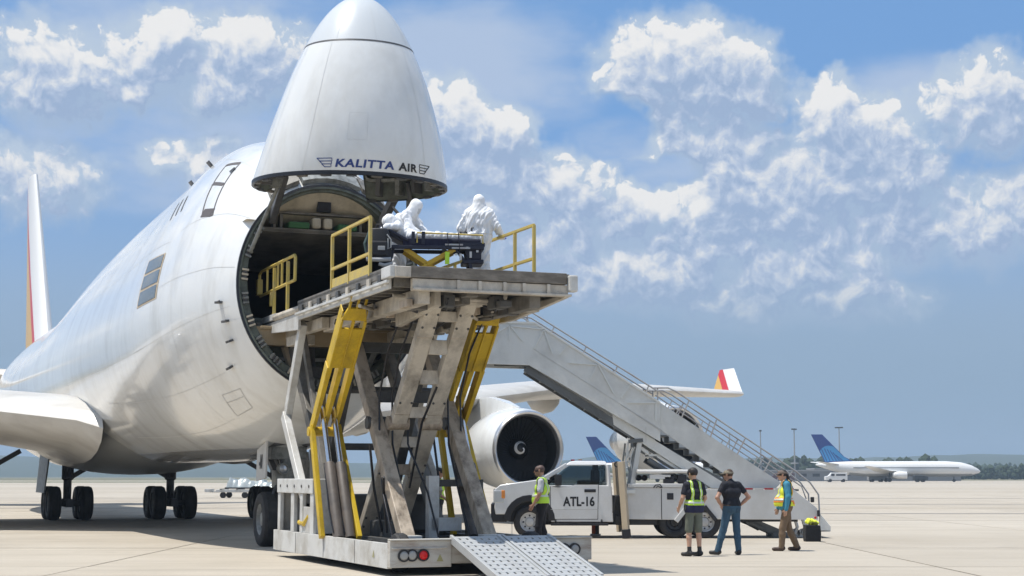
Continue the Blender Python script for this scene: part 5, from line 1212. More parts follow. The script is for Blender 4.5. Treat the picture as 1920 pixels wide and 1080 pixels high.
lime_m = M('hi_vis_lime', (.52, .80, .06), .7, var=.06, bump=.2, bscale=14); lime2_m = M('hi_vis_yellow', (.74, .80, .05), .7, var=.06, bump=.2, bscale=14); orange_m = M('hi_vis_orange', (.85, .28, .05), .7, var=.08)
silver_m = M('reflective_tape', (.62, .66, .58), .35, .3, var=.05); suit_m = M('coverall_white', (.80, .81, .83), .75, var=.03, bump=.35, bscale=9)
hair_m = M('dark_hair', (.018, .014, .012), .6, var=.3, bump=.4, bscale=60); eye_m = M('eye_dark', (.01, .01, .012), .2)
def add_hand(B, w, d, side, tg, curl=.35, fwd=(0, 1, 0)):
    """palm and five bent fingers; w wrist, d hand direction, side the thumb's side"""
    w, d, th = V(*w), unit(d), unit(side); nrm = unit(np.cross(d, th))
    for q in (-.022, 0.0, .022): B.cap(w + d*.015 + th*q*.7, w + d*.085 + th*q, .017, .015, tg, .012)
    for q, l in ((.030, .068), (.010, .078), (-.011, .072), (-.030, .055)):
        k0 = w + d*.088 + th*q; k1 = k0 + unit(d + nrm*curl*.7)*l*.5; k2 = k1 + unit(d*.7 + nrm*curl*1.8)*l*.5
        B.cap(k0 - d*.015, k1, .0098, .0092, tg, .004); B.cap(k1, k2, .0092, .0085, tg, .004)
    t0 = w + d*.03 + th*.025; t1 = t0 + unit(d*.7 + th*.8)*.042; t2 = t1 + unit(d + nrm*curl)*.032
    B.cap(t0, t1, .013, .011, tg, .006); B.cap(t1, t2, .011, .009, tg, .004)
def head(B, c, f, up=(0, 0, 1), tg='skin', hood=None, hairy=None, neck_from=None):
    c, f = V(*c), unit(f); up = unit(V(*up) - f*np.dot(V(*up), f)*0); up = unit(up); s = unit(np.cross(f, up)); f = unit(np.cross(up, s))
    T = hood or tg; g = .016 if hood else 0
    B.cap(c + up*.045 - f*.025, c + up*.035 + f*.02, .085+g, .08+g, hood or hairy or tg, .03)
    B.cap(c + up*.01 + f*.02, c - up*.055 + f*.045, .072, .050, tg, .02)
    B.cap(c - up*.04 - f*.03, c - up*.08 - f*.02, .058+g, .056+g, T, .03)
    if not hood:
        B.cap(c + up*.012 + f*.098, c - up*.022 + f*.112, .010, .014, tg, .012)
        B.cap(c + up*.022 + f*.082 + s*.03, c + up*.022 + f*.082 - s*.03, .014, .014, tg, .012)
        B.cap(c - up*.055 + f*.082 + s*.014, c - up*.055 + f*.082 - s*.014, .011, .011, tg, .008)
        for q in (-1, 1): B.cap(c + up*.018 - f*.005 + s*.084*q, c - up*.018 - f*.0 + s*.080*q, .016, .012, tg, .008)
    else: B.cap(c - up*.04, c - up*.12 - f*.01, .075, .085, hood, .04)
    return c, f, up, s
def eyes(c, f, up, s, parent):
    for q in (-1, 1):
        mb = MB(); p = c + up*.008 + f*.083 + s*.032*q
        mb.lathe([(-.010, .001), (-.006, .010), (.004, .012), (.010, .007), (.012, .001)], p, f, 10); mb.build('eye', eye_m, parent, smooth=60)
def cap_hat(c, f, up, s, mat, parent, brim=.09, all_round=False):
    mb = MB(); n = 28; rings = []
    for t in np.linspace(0, 1, 8):
        a = t*PI/2; rings.append([c + up*(.035 + .085*math.sin(a)) + (f*(.112*math.cos(q)) + s*(.098*math.sin(q)))*max(.02, math.cos(a)) - f*.006 for q in np.linspace(0, 2*PI, n, endpoint=False)])
    mb.loft(rings, True, True); h = mb.build('cap', mat, parent, smooth=50)
    mb = MB(); arc = np.linspace(-1.15, 1.15, 15) if not all_round else np.linspace(-PI, PI, 33)
    inn = [c + up*.04 + f*.105*math.cos(q) + s*.09*math.sin(q) for q in arc]; out = [c + up*(.028) + f*(.105+brim)*math.cos(q) + s*.115*math.sin(q) for q in arc] if not all_round else [c + up*.03 + f*.17*math.cos(q) + s*.16*math.sin(q) for q in arc]
    k = len(arc); vs = inn + out + [p - up*.008 for p in inn] + [p - up*.008 for p in out]
    fs = []
    for i in range(k-1): fs += [(i, i+1, k+i+1, k+i), (2*k+i, 3*k+i, 3*k+i+1, 2*k+i+1), (k+i, k+i+1, 3*k+i+1, 3*k+i)]
    mb.add(vs, fs); mb.build('brim', mat, h, smooth=50); return h
def stand(B, J, loose=0.0, top='shirt', leg='trousers', shoe='shoe', bare_arm=None, bare_leg=None, skin='skin', belly=0.0, wr=.003, arm='sleeve'):
    """torso, arms and legs from joints J"""
    g = loose
    hipL, hipR = V(*J['hipL']), V(*J['hipR']); pel = (hipL+hipR)/2; ch = V(*J['chest']); nk = V(*J['neck']); shL, shR = V(*J['shL']), V(*J['shR'])
    sx = unit(shR-shL); 
    B.cap(hipL*.8+pel*.2 + V(0, 0, .04), hipR*.8+pel*.2 + V(0, 0, .04), .115+g, None, leg, .05, wr)
    bl = pel*.55 + ch*.45; fw = unit(np.cross(V(0, 0, 1), sx)) 
    B.cap(bl - sx*.06 + fw*belly, bl + sx*.06 + fw*belly, .112+g+belly*.5, None, top, .06, wr); B.cap(bl*.6+pel*.4 - sx*.06 + fw*belly*.7, bl*.6+pel*.4 + sx*.06 + fw*belly*.7, .112+g+belly*.4, None, top, .05, wr)
    B.cap(ch - sx*.085, ch + sx*.085, .118+g, None, top, .06, wr); sm = (shL+shR)/2
    B.cap(shL*.82+sm*.18, shR*.82+sm*.18, .068+g*.6, None, top, .05, wr); B.cap(sm + (nk-sm)*.1, nk, .085, .06, top, .04); B.cap(nk - (nk-sm)*.1, V(*J['head']) - V(0, 0, .06), .056, .055, skin, .02)
    for sd_ in 'LR':
        hp, kn, an, toe = [V(*J[q+sd_]) for q in ('hip', 'knee', 'ankle', 'toe')]
        if bare_leg is None:
            B.cap(hp, kn, .088+g, .060+g, leg, .03, wr); B.cap(kn, kn*.65+an*.35, .060+g, .058+g, leg, .03, wr); B.cap(kn*.65+an*.35, an + (kn-an)*.02, .058+g, .050+g*.9, leg, .03, wr*1.3)
        else:
            md = hp + (kn-hp)*bare_leg; B.cap(hp, md, .092, .082, leg, .03, wr); B.cap(md, kn, .062, .052, skin, .006); cf = kn*.68+an*.32
            B.cap(kn, cf, .050, .055, skin, .02); B.cap(cf, an, .055, .036, skin, .02); B.cap(an + (kn-an)*.25, an, .043, .045, shoe, .006)
        dr = unit(V(*toe) - an*V(1, 1, 0) - V(0, 0, toe[2])); B.cap(an - V(0, 0, .03) - dr*.035, an - V(0, 0, .035) + dr*.03, .048, .046, shoe, .015); B.cap(an*V(1, 1, 0) + V(0, 0, toe[2]) , toe, .044, .040, shoe, .03)
        sh, el, wrist = [V(*J[q+sd_]) for q in ('sh', 'el', 'wr')]
        if bare_arm is None: B.cap(sh, el, .058+g, .046+g, arm, .03, wr); B.cap(el, wrist, .046+g, .034+g*.7, arm, .025, wr)
        else:
            md = sh + (el-sh)*bare_arm; B.cap(sh, md, .062, .060, arm, .03, wr); B.cap(md, el, .046, .040, skin, .006); B.cap(el, el*.55+wrist*.45, .041, .038, skin, .02); B.cap(el*.55+wrist*.45, wrist, .038, .026, skin, .02)
        hd = J.get('hd'+sd_, wrist - el); th = J.get('th'+sd_, (0, 1, 0)); th = V(*th) - unit(hd)*np.dot(unit(hd), V(*th)); add_hand(B, wrist, hd, th, J.get('glove', skin), J.get('curl', .35))
def joints(**kw):
    J = dict(hipL=(-.095, 0, .92), hipR=(.095, 0, .92), kneeL=(-.11, .02, .50), kneeR=(.11, .02, .50), ankleL=(-.12, 0, .09), ankleR=(.12, 0, .09), toeL=(-.14, .15, .042), toeR=(.14, .15, .042),
             chest=(0, 0, 1.27), shL=(-.185, 0, 1.43), shR=(.185, 0, 1.43), neck=(0, .0, 1.51), head=(0, .02, 1.645), elL=(-.25, -.03, 1.15), elR=(.25, -.03, 1.15), wrL=(-.27, .06, .91), wrR=(.27, .06, .91))
    J.update(kw); return J
def person(label, loc, face, build, group=None, name='person', **kw):
    rz = math.atan2(-face[0], face[1]); t = thing(name, label, 'person', loc, rz, group); build(t); return t
def finish(B, t, mats, name='body', h=.0115):
    vs, fs, tg, tags, ce = B.grow(h); vs = vs.copy(); 
    low = vs[:, 2] < .002
    if t.get('floor', 1): vs[low, 2] = .002
    if 'shirt' in mats: mats.setdefault('sleeve', mats['shirt'])
    o = np_mesh(name, vs, fs, [mats[q] for q in tags], tg, t)
    return o, vs, fs, tg, tags, ce
class sel_:
    pass

def man_shorts(t):
    J = joints(elL=(-.265, .0, 1.17), wrL=(-.25, .17, .98), elR=(.265, .0, 1.17), wrR=(.25, .17, .98), head=(-.01, .03, 1.65), kneeL=(-.11, .03, .50), toeL=(-.2, .13, .042), toeR=(.07, .16, .042))
    B = Body(); stand(B, J, .012, bare_arm=.62, bare_leg=.92)
    c, f, u, s = head(B, J['head'], (-.25, 1, -.02), hairy='hair')
    o, vs, fs, tg, tags, ce = finish(B, t, dict(shirt=cloth('navy_black', (.012, .013, .022)), trousers=cloth('olive_grey', (.13, .145, .115)), skin=skin_m, shoe=shoe_m, hair=hair_m)); eyes(c, f, u, s, o)
    sh = tg == tags.index('shirt'); T = tg == tags.index('trousers'); x, y, z = ce.T; core = (np.abs(x) < .20)
    shell('shirt_tail', vs, fs, (sh | T) & core & (z > .88) & (z < 1.02), .012, cloth('navy', (.015, .018, .06)), o)
    for q in (-1, 1):
        b = sh & (x*q > .065) & (x*q < .125) & (z > 1.03) & (np.abs(x) < .3); v = shell('vest_strap', vs, fs, b, .012, lime_m, o)
        b2 = sh & (x*q > .085) & (x*q < .107) & (z > 1.03); shell('reflective_stripe', vs, fs, b2, .017, silver_m, v)
    w = shell('vest_belt', vs, fs, sh & core & (z > 1.02) & (z < 1.13), .014, lime_m, o); shell('reflective_stripe', vs, fs, sh & core & (z > 1.055) & (z < 1.095), .019, silver_m, w)
    shell('hair', vs, fs, (tg == tags.index('hair')), .012, hair_m, o)
def man_jeans(t):
    J = joints(hipL=(-.095, 0, .92), hipR=(.095, 0, .92), kneeL=(-.17, .06, .50), ankleL=(-.27, .12, .09), toeL=(-.36, .25, .045), kneeR=(.12, .0, .50), ankleR=(.13, -.05, .09), toeR=(.16, .09, .042),
               elL=(-.37, -.05, 1.17), wrL=(-.215, .02, .985), elR=(.38, -.07, 1.18), wrR=(.215, .03, 1.0), hdL=(.35, .5, -.5), hdR=(-.35, .5, -.5), head=(-.03, .06, 1.63), neck=(-.01, .02, 1.51), curl=.5)
    B = Body(); stand(B, J, .012, bare_arm=.5)
    c, f, u, s = head(B, J['head'], (-.55, .8, -.12), hairy='hair'); B.cap(c - u*.07 + f*.075, c - u*.085 + f*.06, .032, .034, 'hair', .012)
    o, vs, fs, tg, tags, ce = finish(B, t, dict(shirt=cloth('black_tee', (.008, .009, .016)), trousers=cloth('blue_denim', (.035, .085, .14)), skin=skin2_m, shoe=shoe_m, hair=M('brown_beard', (.06, .035, .022), .7, var=.3))); eyes(c, f, u, s, o)
    cap_hat(c, f, u, s, M('camo_cap', (.22, .19, .14), .8, var=.3, dirt=(.07, .06, .04), damt=.8, dscale=22), o, .075)
    T = tg == tags.index('trousers'); x, y, z = ce.T; shell('belt', vs, fs, T & (z > 1.0) & (z < 1.035) & (np.abs(x) < .24), .008, M('belt_brown', (.05, .03, .02), .5), o)
    for q in (-1, 1):
        b = T & (x*q > .05) & (x*q < .15) & (z > .86) & (z < .96) & (y < -.05); shell('back_pocket', vs, fs, b, .006, cloth('blue_denim_dark', (.03, .07, .115)), o)
def hivis_woman(t):
    J = joints(hipL=(-.09, .0, .91), hipR=(.09, .0, .91), kneeL=(-.10, .10, .49), ankleL=(-.11, .13, .09), toeL=(-.12, .30, .042), kneeR=(.10, -.04, .50), ankleR=(.11, -.22, .09), toeR=(.13, -.06, .042),
               elL=(-.24, -.02, 1.16), wrL=(-.23, .03, .90), elR=(.24, .08, 1.16), wrR=(.23, .16, .92), head=(0, .08, 1.63), neck=(0, .03, 1.50), chest=(0, .01, 1.27), thL=(0, 1, 0))
    B = Body(); stand(B, J, .014, belly=.055); c, f, u, s = head(B, J['head'], (0, 1, -.05), hairy='hair')
    o, vs, fs, tg, tags, ce = finish(B, t, dict(shirt=cloth('teal_blue', (.05, .24, .36)), trousers=cloth('khaki_brown', (.17, .115, .07)), skin=skin_m, shoe=brown_shoe, hair=hair_m)); eyes(c, f, u, s, o)
    cap_hat(c, f, u, s, M('grey_brown_cap', (.14, .105, .085), .8, var=.2), o, .085)
    mb = MB(); mb.tube([c - f*.09 + u*.02, c - f*.125 - u*.04, c - f*.125 - u*.12, c - f*.10 - u*.19], [.03, .04, .035, .012], 10); mb.build('ponytail', hair_m, o, smooth=60)
    sh = tg == tags.index('shirt'); T = tg == tags.index('trousers'); x, y, z = ce.T
    core = (sh | T) & (z > .97) & (z < 1.50)
    def flare(v): 
        v = v.copy(); k = np.clip((1.3 - v[:, 2])/.3, 0, 1); v[:, 1] *= 1 + .16*k; v[:, 0] *= 1 + .05*k; return v
    ve = shell('safety_vest', vs, fs, core, .024, lime2_m, o, drape=flare)
    shell('orange_band', vs, fs, core & (z > 1.05) & (z < 1.14), .028, orange_m, ve, drape=flare); shell('orange_band', vs, fs, core & (z > 1.40) & (np.abs(x) > .05), .028, orange_m, ve, drape=flare)
    shell('orange_band', vs, fs, core & (y < -.09) & (z < 1.40) & (z > 1.0), .027, orange_m, ve, drape=flare)
    shell('reflective_stripe', vs, fs, core & (z > 1.08) & (z < 1.115), .033, silver_m, ve, drape=flare); shell('reflective_stripe', vs, fs, core & (np.abs(x) > .11) & (np.abs(x) < .15) & (z > 1.14), .033, silver_m, ve, drape=flare)
def lime_man(t):
    J = joints(elL=(-.25, .02, 1.17), wrL=(-.24, .15, .95), elR=(.25, -.03, 1.16), wrR=(.26, .03, .91), head=(0, .05, 1.645), kneeL=(-.1, .06, .5), ankleL=(-.11, .08, .09), toeL=(-.12, .24, .042), ankleR=(.11, -.1, .09), toeR=(.12, .06, .042))
    B = Body(); stand(B, J, .014, belly=.04, bare_arm=.72); c, f, u, s = head(B, J['head'], (0, 1, -.08), hairy='hair'); B.cap(c - u*.07 + f*.075, c - u*.085 + f*.055, .030, .034, 'beard', .012)
    o, vs, fs, tg, tags, ce = finish(B, t, dict(shirt=cloth('pale_grey_shirt', (.55, .57, .60)), trousers=cloth('black_trousers', (.010, .010, .014)), skin=skin2_m, shoe=shoe_m, hair=M('shaved_hair', (.10, .06, .05), .6), beard=M('grey_beard', (.16, .12, .10), .8))); eyes(c, f, u, s, o)
    sh = tg == tags.index('shirt'); T = tg == tags.index('trousers'); x, y, z = ce.T; core = (sh | T) & (z > .98) & (z < 1.50)
    ve = shell('safety_vest', vs, fs, core, .020, lime_m, o)
    shell('reflective_stripe', vs, fs, core & (z > 1.1) & (z < 1.145), .026, silver_m, ve); shell('reflective_stripe', vs, fs, core & (np.abs(x) > .1) & (np.abs(x) < .14) & (z > 1.15), .026, silver_m, ve)
    mb = MB(); 
    for q in (-1, 1): mb.tube([c + u*.012 + f*.092 + s*.012*q, c + u*.012 + f*.086 + s*.055*q, c + u*.02 + s*.088*q], .005, 5)
    for q in (-1, 1): mb.lathe([(0, .022), (.006, .001)], c + u*.006 + f*.094 + s*.033*q, f, 12)
    mb.build('sunglasses', eye_m, o)
def cap_man(t):
    J = joints(head=(0, .04, 1.645), elR=(.25, .03, 1.16), wrR=(.22, .2, 1.03), elL=(-.25, .0, 1.16), wrL=(-.24, .16, 1.0))
    B = Body(); stand(B, J, .008, bare_arm=.6); c, f, u, s = head(B, J['head'], (0, 1, -.05), hairy='hair')
    o, vs, fs, tg, tags, ce = finish(B, t, dict(shirt=cloth('dark_shirt', (.015, .016, .02)), trousers=cloth('dark_trousers', (.02, .02, .024)), skin=skin2_m, shoe=shoe_m, hair=hair_m)); eyes(c, f, u, s, o)
    cap_hat(c, f, u, s, M('black_cap', (.012, .013, .02), .8), o)
    sh = tg == tags.index('shirt'); x, y, z = ce.T; shell('safety_vest', vs, fs, sh & (np.abs(x) < .18) & (z > 1.0) & (z < 1.48), .018, lime_m, o)
suit = dict(suit=suit_m, glove=M('blue_glove', (.02, .04, .35), .5), shoe=suit_m, skin=suit_m, dark=M('dark_glove', (.03, .02, .03), .5), mask=M('face_mask', (.55, .57, .60), .6, var=.06))
def suit_back(t):
    J = joints(elL=(-.33, -.03, 1.17), wrL=(-.31, .10, .95), elR=(.33, -.04, 1.20), wrR=(.43, .16, 1.03), head=(0, .03, 1.66), hdR=(.25, .9, -.15), hdL=(0, .4, -1), chest=(0, 0, 1.28), shL=(-.20, 0, 1.45), shR=(.20, 0, 1.45), neck=(0, 0, 1.53), glove='glove', curl=.6)
    B = Body(); stand(B, J, .030, top='suit', leg='suit', shoe='shoe', skin='suit', arm='suit', wr=.016); head(B, J['head'], (-.1, 1, -.1), tg='mask', hood='suit')
    for q in (-1, 1): B.cap((.12*q, -.02, .1), (.12*q, .01, .4), .085, .085, 'suit', .03, .01); B.cap((.09*q, -.01, 1.0), (.10*q, -.01, 1.38), .15, .16, 'suit', .05, .014)
    B.cap((0, 0, 1.5), (0, .02, 1.62), .12, .108, 'suit', .06, .006); B.cap((-.15, 0, 1.46), (0, .01, 1.58), .085, .10, 'suit', .06, .006); B.cap((.15, 0, 1.46), (0, .01, 1.58), .085, .10, 'suit', .06, .006); B.cap((0, .0, 1.70), (0, .02, 1.72), .10, .098, 'suit', .03, .004)
    o, vs, fs, tg, tags, ce = finish(B, t, suit); x, y, z = ce.T
    shell('waist_seam', vs, fs, (z > 1.05) & (z < 1.07) & (np.abs(x) < .24), .005, suit_m, o); shell('back_seam', vs, fs, (np.abs(x) < .008) & (z > .95) & (z < 1.45) & (y < 0), .005, suit_m, o)
def suit_bend(t):
    J = joints(hipL=(-.095, -.02, .93), hipR=(.095, -.02, .93), chest=(0, .14, 1.22), shL=(-.19, .24, 1.34), shR=(.19, .24, 1.34), neck=(0, .28, 1.42), head=(0, .37, 1.52), elL=(-.24, .38, 1.12), wrL=(-.17, .56, .97), elR=(.25, .33, 1.10), wrR=(.2, .52, .95), hdL=(.1, .6, -.6), hdR=(-.1, .6, -.6), curl=.5, glove='suit')
    B = Body(); stand(B, J, .032, top='suit', leg='suit', shoe='shoe', skin='suit', arm='suit', wr=.018); c, f, u, s = head(B, J['head'], (0, .8, -.6), up=(0, .35, 1), tg='mask', hood='suit')
    B.cap((-.07, -.03, 1.02), (-.08, .11, 1.24), .15, .16, 'suit', .06, .018); B.cap((.07, -.03, 1.02), (.08, .11, 1.24), .15, .16, 'suit', .06, .018); B.cap((0, .26, 1.40), (0, .33, 1.48), .12, .11, 'suit', .06, .006); B.cap(c + f*.05 - u*.03, c + f*.055 - u*.07, .062, .05, 'mask', .015)
    finish(B, t, suit)
LABS = []
P1 = person('man in black shirt with lime vest straps and grey shorts seen from behind', (3.70, 33.5, 0), (-.42, .9), man_shorts)
P2 = person('bearded man in black t-shirt and blue jeans with hands on hips', (4.54, 34.1, 0), (-.40, .9), man_jeans)
P3 = person('person in yellow and orange safety vest, teal sleeves and khaki trousers facing left', (5.98, 35.9, 0), (-1, .08), hivis_woman)
P4 = person('man in lime safety vest and black trousers standing by the pickup door', (.66, 36.3, 0), (-1, .15), lime_man); P4.scale = (1.045,)*3
P5 = person('worker in black cap half hidden behind the loader chassis', (-1.82, 40.6, 0), (1, -.1), cap_man); P5.scale = (1.03,)*3
P6 = person('figure in white hooded coverall standing upright, back turned, hand on yellow rail', (-.62, 30.2, 5.04), (.02, 1), suit_back)
P7 = person('figure in white hooded coverall bending over the stretcher', (-2.12, 29.95, 5.04), (.93, -.32), suit_bend)

# ------------------------------------------------------------------ stretcher, patient and bag on the deck
ST_ = thing('stretcher', 'black wheeled ambulance stretcher with raised back and yellow legs', 'stretcher', (-1.53, 29.25, 5.04), R(6))
def stretcher():
    blk = M('stretcher_black', (.012, .013, .03), .5, var=.2); ylw = M('stretcher_yellow', (.58, .36, .02), .45, var=.1)
    mb = MB(); mb.box((-.42, -.28, .72), (.95, .28, .81)); mb.build('mattress', M('mattress_navy', (.008, .009, .03), .6), ST_, bevel=.03)
    mb = MB(); mb.beam((-.42, 0, .76), (-.88, 0, 1.0), .56, .1); mb.build('backrest', blk, ST_, bevel=.03)
    mb = MB(); vs = []
    for y in (-.31, -.29): vs += [(x, y + .012*math.sin(x*30), z) for z in (.79, .655) for x in np.linspace(-.45, .42, 16)]
    mb.add(vs, [(q*16+i, q*16+i+1, (q+1)*16+i+1, (q+1)*16+i) for q in (0, 2) for i in range(15)]); mb.build('hanging_sheet', M('sheet_navy', (.006, .007, .03), .8), ST_)
    mb = MB()
    for y in (-.3, .3):
        mb.beam((-.85, y, .64), (1.0, y, .64), .05, .07); mb.beam((-.36, y*1.02, .76), (-.84, y*1.02, 1.02), .03, .05)
    for x in (-.85, -.3, .3, .98): mb.beam((x, -.3, .64), (x, .3, .64), .05, .06)
    mb.build('frame', blk, ST_, bevel=.012)
    mb = MB(); mb.box((.70, -.26, .44), (.96, .26, .64)); mb.box((.62, -.28, .36), (1.0, .28, .44)); mb.beam((.64, -.27, .42), (.5, -.27, .62), .04, .06); mb.box((.55, -.31, .66), (1.02, .31, .74)); mb.build('foot_box', blk, ST_, bevel=.03)
    for y in (-.31, .31):
        mb = MB(); mb.tube([(-.2, y, .72), (-.2, y, .90), (.98, y, .87), (.98, y, .72)], .016, 8); mb.build('side_rail', rail_yellow, ST_)
        for x in (-.3, -.12): mb = MB(); mb.box((x, y-.02, .70), (x+.06, y+.02, .92)); mb.build('strap', blk, ST_)
        for x in (.36, .56): mb = MB(); mb.beam((x, y-.012, .60), (x-.02, y-.012, .9), .05, .015); mb.build('strap', blk, ST_)
        mb = MB(); mb.beam((-.42, y*.8, .62), (.06, y*.8, .30), .04, .085); mb.beam((.06, y*.8, .30), (.25, y*.8, .12), .04, .06); mb.build('leg', ylw, ST_, bevel=.008)
        mb = MB(); mb.beam((.48, y*.85, .62), (-.02, y*.85, .34), .04, .085); mb.beam((-.02, y*.85, .34), (-.3, y*.85, .12), .04, .06); mb.build('leg', ylw, ST_, bevel=.008)
        mb = MB(); mb.beam((-.62, y*.8, .62), (-.72, y*.8, .14), .04, .05); mb.build('leg', blk, ST_, bevel=.008)
        mb = MB(); mb.beam((.7, y*.8, .62), (.8, y*.8, .14), .04, .06); mb.build('leg', blk, ST_, bevel=.008)
        for x in (-.7, .8): wheel_mesh('wheel', ST_, (x, y*.85, .085), (0, 1, 0), .085, .045, n=18)
    mb = MB(); mb.box((.30, -.325, .34), (.38, -.3, .56)); mb.build('hi_vis_strap', lime_m, ST_)
    for k, (x, z) in enumerate(((.48, .50), (.56, .42), (.68, .62), (.74, .46), (.86, .56))): mb = MB(); mb.box((x, -.332, z), (x+.04, -.302, z+.11 if k % 2 else z+.035)); mb.build('buckle', box_white, ST_)
    for x0, x1, z in ((.3, .62, .69), (.42, .75, .63)): mb = MB(); mb.beam((x0, -.33, z), (x1, -.33, z), .03, .03); mb.build('steel_bar', rail_steel, ST_)
    mb = MB(); mb.tube([(.62, .2, .72), (.62, .2, 1.0), (.72, .2, 1.0), (.74, .2, .86)], .016, 6); mb.build('drip_bracket', trim_black, ST_)
    mb = MB(); mb.tube([(.82, .2, .72), (.82, .2, 1.08), (.86, .2, 1.08)], .016, 6); mb.build('drip_bracket', trim_black, ST_)
stretcher()
def patient(t):
    B = Body()
    B.cap((-.30, 0, .88), (-.60, 0, 1.02), .115, .115, 'suit', .06, .014); B.cap((-.55, -.14, 1.04), (-.55, .14, 1.04), .08, .08, 'suit', .05, .01)
    B.cap((-.30, -.08, .87), (-.30, .08, .87), .10, .10, 'suit', .06, .01)
    head(B, (-.66, -.05, 1.13), (.55, -.5, .6), up=(-.8, 0, .6), tg='mask', hood='suit'); B.cap((-.60, -.02, 1.05), (-.70, -.05, 1.14), .13, .115, 'suit', .06, .012)
    for q in (-1, 1):
        B.cap((-.28, .09*q, .88), (.2, .11*q, .86), .08, .065, 'suit', .04, .012); B.cap((.2, .11*q, .86), (.75, .09*q, .85), .065, .05, 'suit', .04, .01); B.cap((.75, .09*q, .85), (.79, .09*q, .91), .045, .04, 'suit', .02)
    B.cap((-.55, -.2, 1.02), (-.74, -.30, 1.0), .07, .06, 'suit', .03, .008); B.cap((-.74, -.30, 1.0), (-.90, -.33, .90), .055, .042, 'suit', .02, .006); add_hand(B, (-.90, -.33, .90), V(-.4, 0, -.6), (0, 1, 0), 'suit')
    B.cap((-.55, .2, 1.02), (-.40, .26, .92), .065, .055, 'suit', .03, .008); B.cap((-.40, .26, .92), (-.15, .18, .95), .05, .04, 'suit', .02, .006); add_hand(B, (-.15, .18, .95), V(.5, -.3, 0), (0, 1, 0), 'suit')
    o, vs, fs, tg, tags, ce = finish(B, t, suit); x, y, z = ce.T
    shell('blanket', vs, fs, (x > -.12) & (z > .82), .02, M('white_sheet', (.74, .75, .78), .8, var=.05, bump=.4, bscale=8), o)
PT = thing('person', 'patient in white hooded suit lying propped up on the stretcher', 'person', (-1.53, 29.25, 5.04), R(6)); patient(PT)
BG = thing('backpack', 'black medical backpack with grey patches hung at the stretcher head', 'backpack', (-2.36, 28.75, 4.98), R(4)); BG.scale = (1.05, 1, 1.2)
def backpack():
    blk = M('bag_black', (.016, .017, .022), .65, var=.3); gr = M('bag_grey', (.38, .39, .40), .7, var=.1)
    mb = MB(); rings = []
    for t in np.linspace(0, 1, 9):
        z = .36 + .48*t; w = .22*(1 - .35*t**3) * (1 - .12*(1-t)**3); d = .13*(1 - .3*t**2)
        rings.append([V(w*np.sign(math.cos(a))*abs(math.cos(a))**.6, d*np.sign(math.sin(a))*abs(math.sin(a))**.6, z) for a in np.linspace(0, 2*PI, 28, endpoint=False)])
    mb.loft(rings); b = mb.build('bag_body', blk, BG, smooth=60, bevel=.02)
    mb = MB(); mb.box((-.14, -.17, .42), (.14, -.10, .64)); p = mb.build('front_pocket', blk, BG, bevel=.025)
    mb = MB(); mb.box((-.02, -.185, .50), (.10, -.165, .56)); mb.build('patch', gr, p, bevel=.006)
    mb = MB(); mb.tube([(-.21, -.12, .37), (0, -.17, .355), (.2, -.13, .37)], .032, 8); mb.build('reflective_strip', gr, BG, smooth=50)
    mb = MB(); mb.tube([(.0, -.14, .30), (.1, -.15, .275), (.22, -.1, .31)], .03, 8); mb.build('reflective_strip', gr, BG, smooth=50)
    mb = MB(); mb.tube([(.13, -.12, .74), (.20, -.13, .66), (.20, -.13, .55), (.15, -.14, .52), (.15, -.13, .68)], .012, 6); mb.build('loop', gr, BG)
    mb = MB(); mb.tube([(-.06, 0, .83), (-.05, 0, .9), (.05, 0, .9), (.06, 0, .83)], .015, 6); mb.build('handle', blk, BG)
    mb = MB(); mb.tube([(-.2, .05, .45), (-.24, .05, .62), (-.16, .05, .8)], .03, 8); mb.build('side_strap', M('bag_teal', (.06, .10, .10), .7), BG)
backpack()
BX = thing('tool_bag', 'square black bag standing on the concrete by the stair truck', 'bag', (7.45, 41.0, 0), R(4))
mb = MB(); mb.loft([[V(-.19, -.14, 0), V(.19, -.14, 0), V(.19, .14, 0), V(-.19, .14, 0)], [V(-.20, -.15, .2), V(.20, -.15, .2), V(.20, .15, .2), V(-.20, .15, .2)], [V(-.185, -.14, .41), V(.185, -.14, .40), V(.185, .14, .40), V(-.185, .14, .41)]]); mb.build('bag_body', M('bag_canvas', (.012, .012, .014), .8, var=.3, bump=.3, bscale=20), BX, bevel=.02)
for y in (-.14, .14): mb = MB(); mb.tube([(-.1, y, .38), (-.1, y*1.15, .46), (.1, y*1.15, .46), (.1, y, .38)], .014, 6); mb.build('handle', trim_black, BX)
B = Body()
for k in range(9): B.cap((random.uniform(-.15, .15), random.uniform(-.1, .1), random.uniform(.44, .52)), (random.uniform(-.17, .17), random.uniform(-.11, .11), random.uniform(.44, .54)), .05, .035, 'c', .02, .012)
JK = thing('safety_vest', 'crumpled bright yellow vest lying on top of the black bag', 'vest', (7.45, 41.0, 0), R(4)); JK['floor'] = 0
finish(B, JK, dict(c=lime2_m), 'cloth')

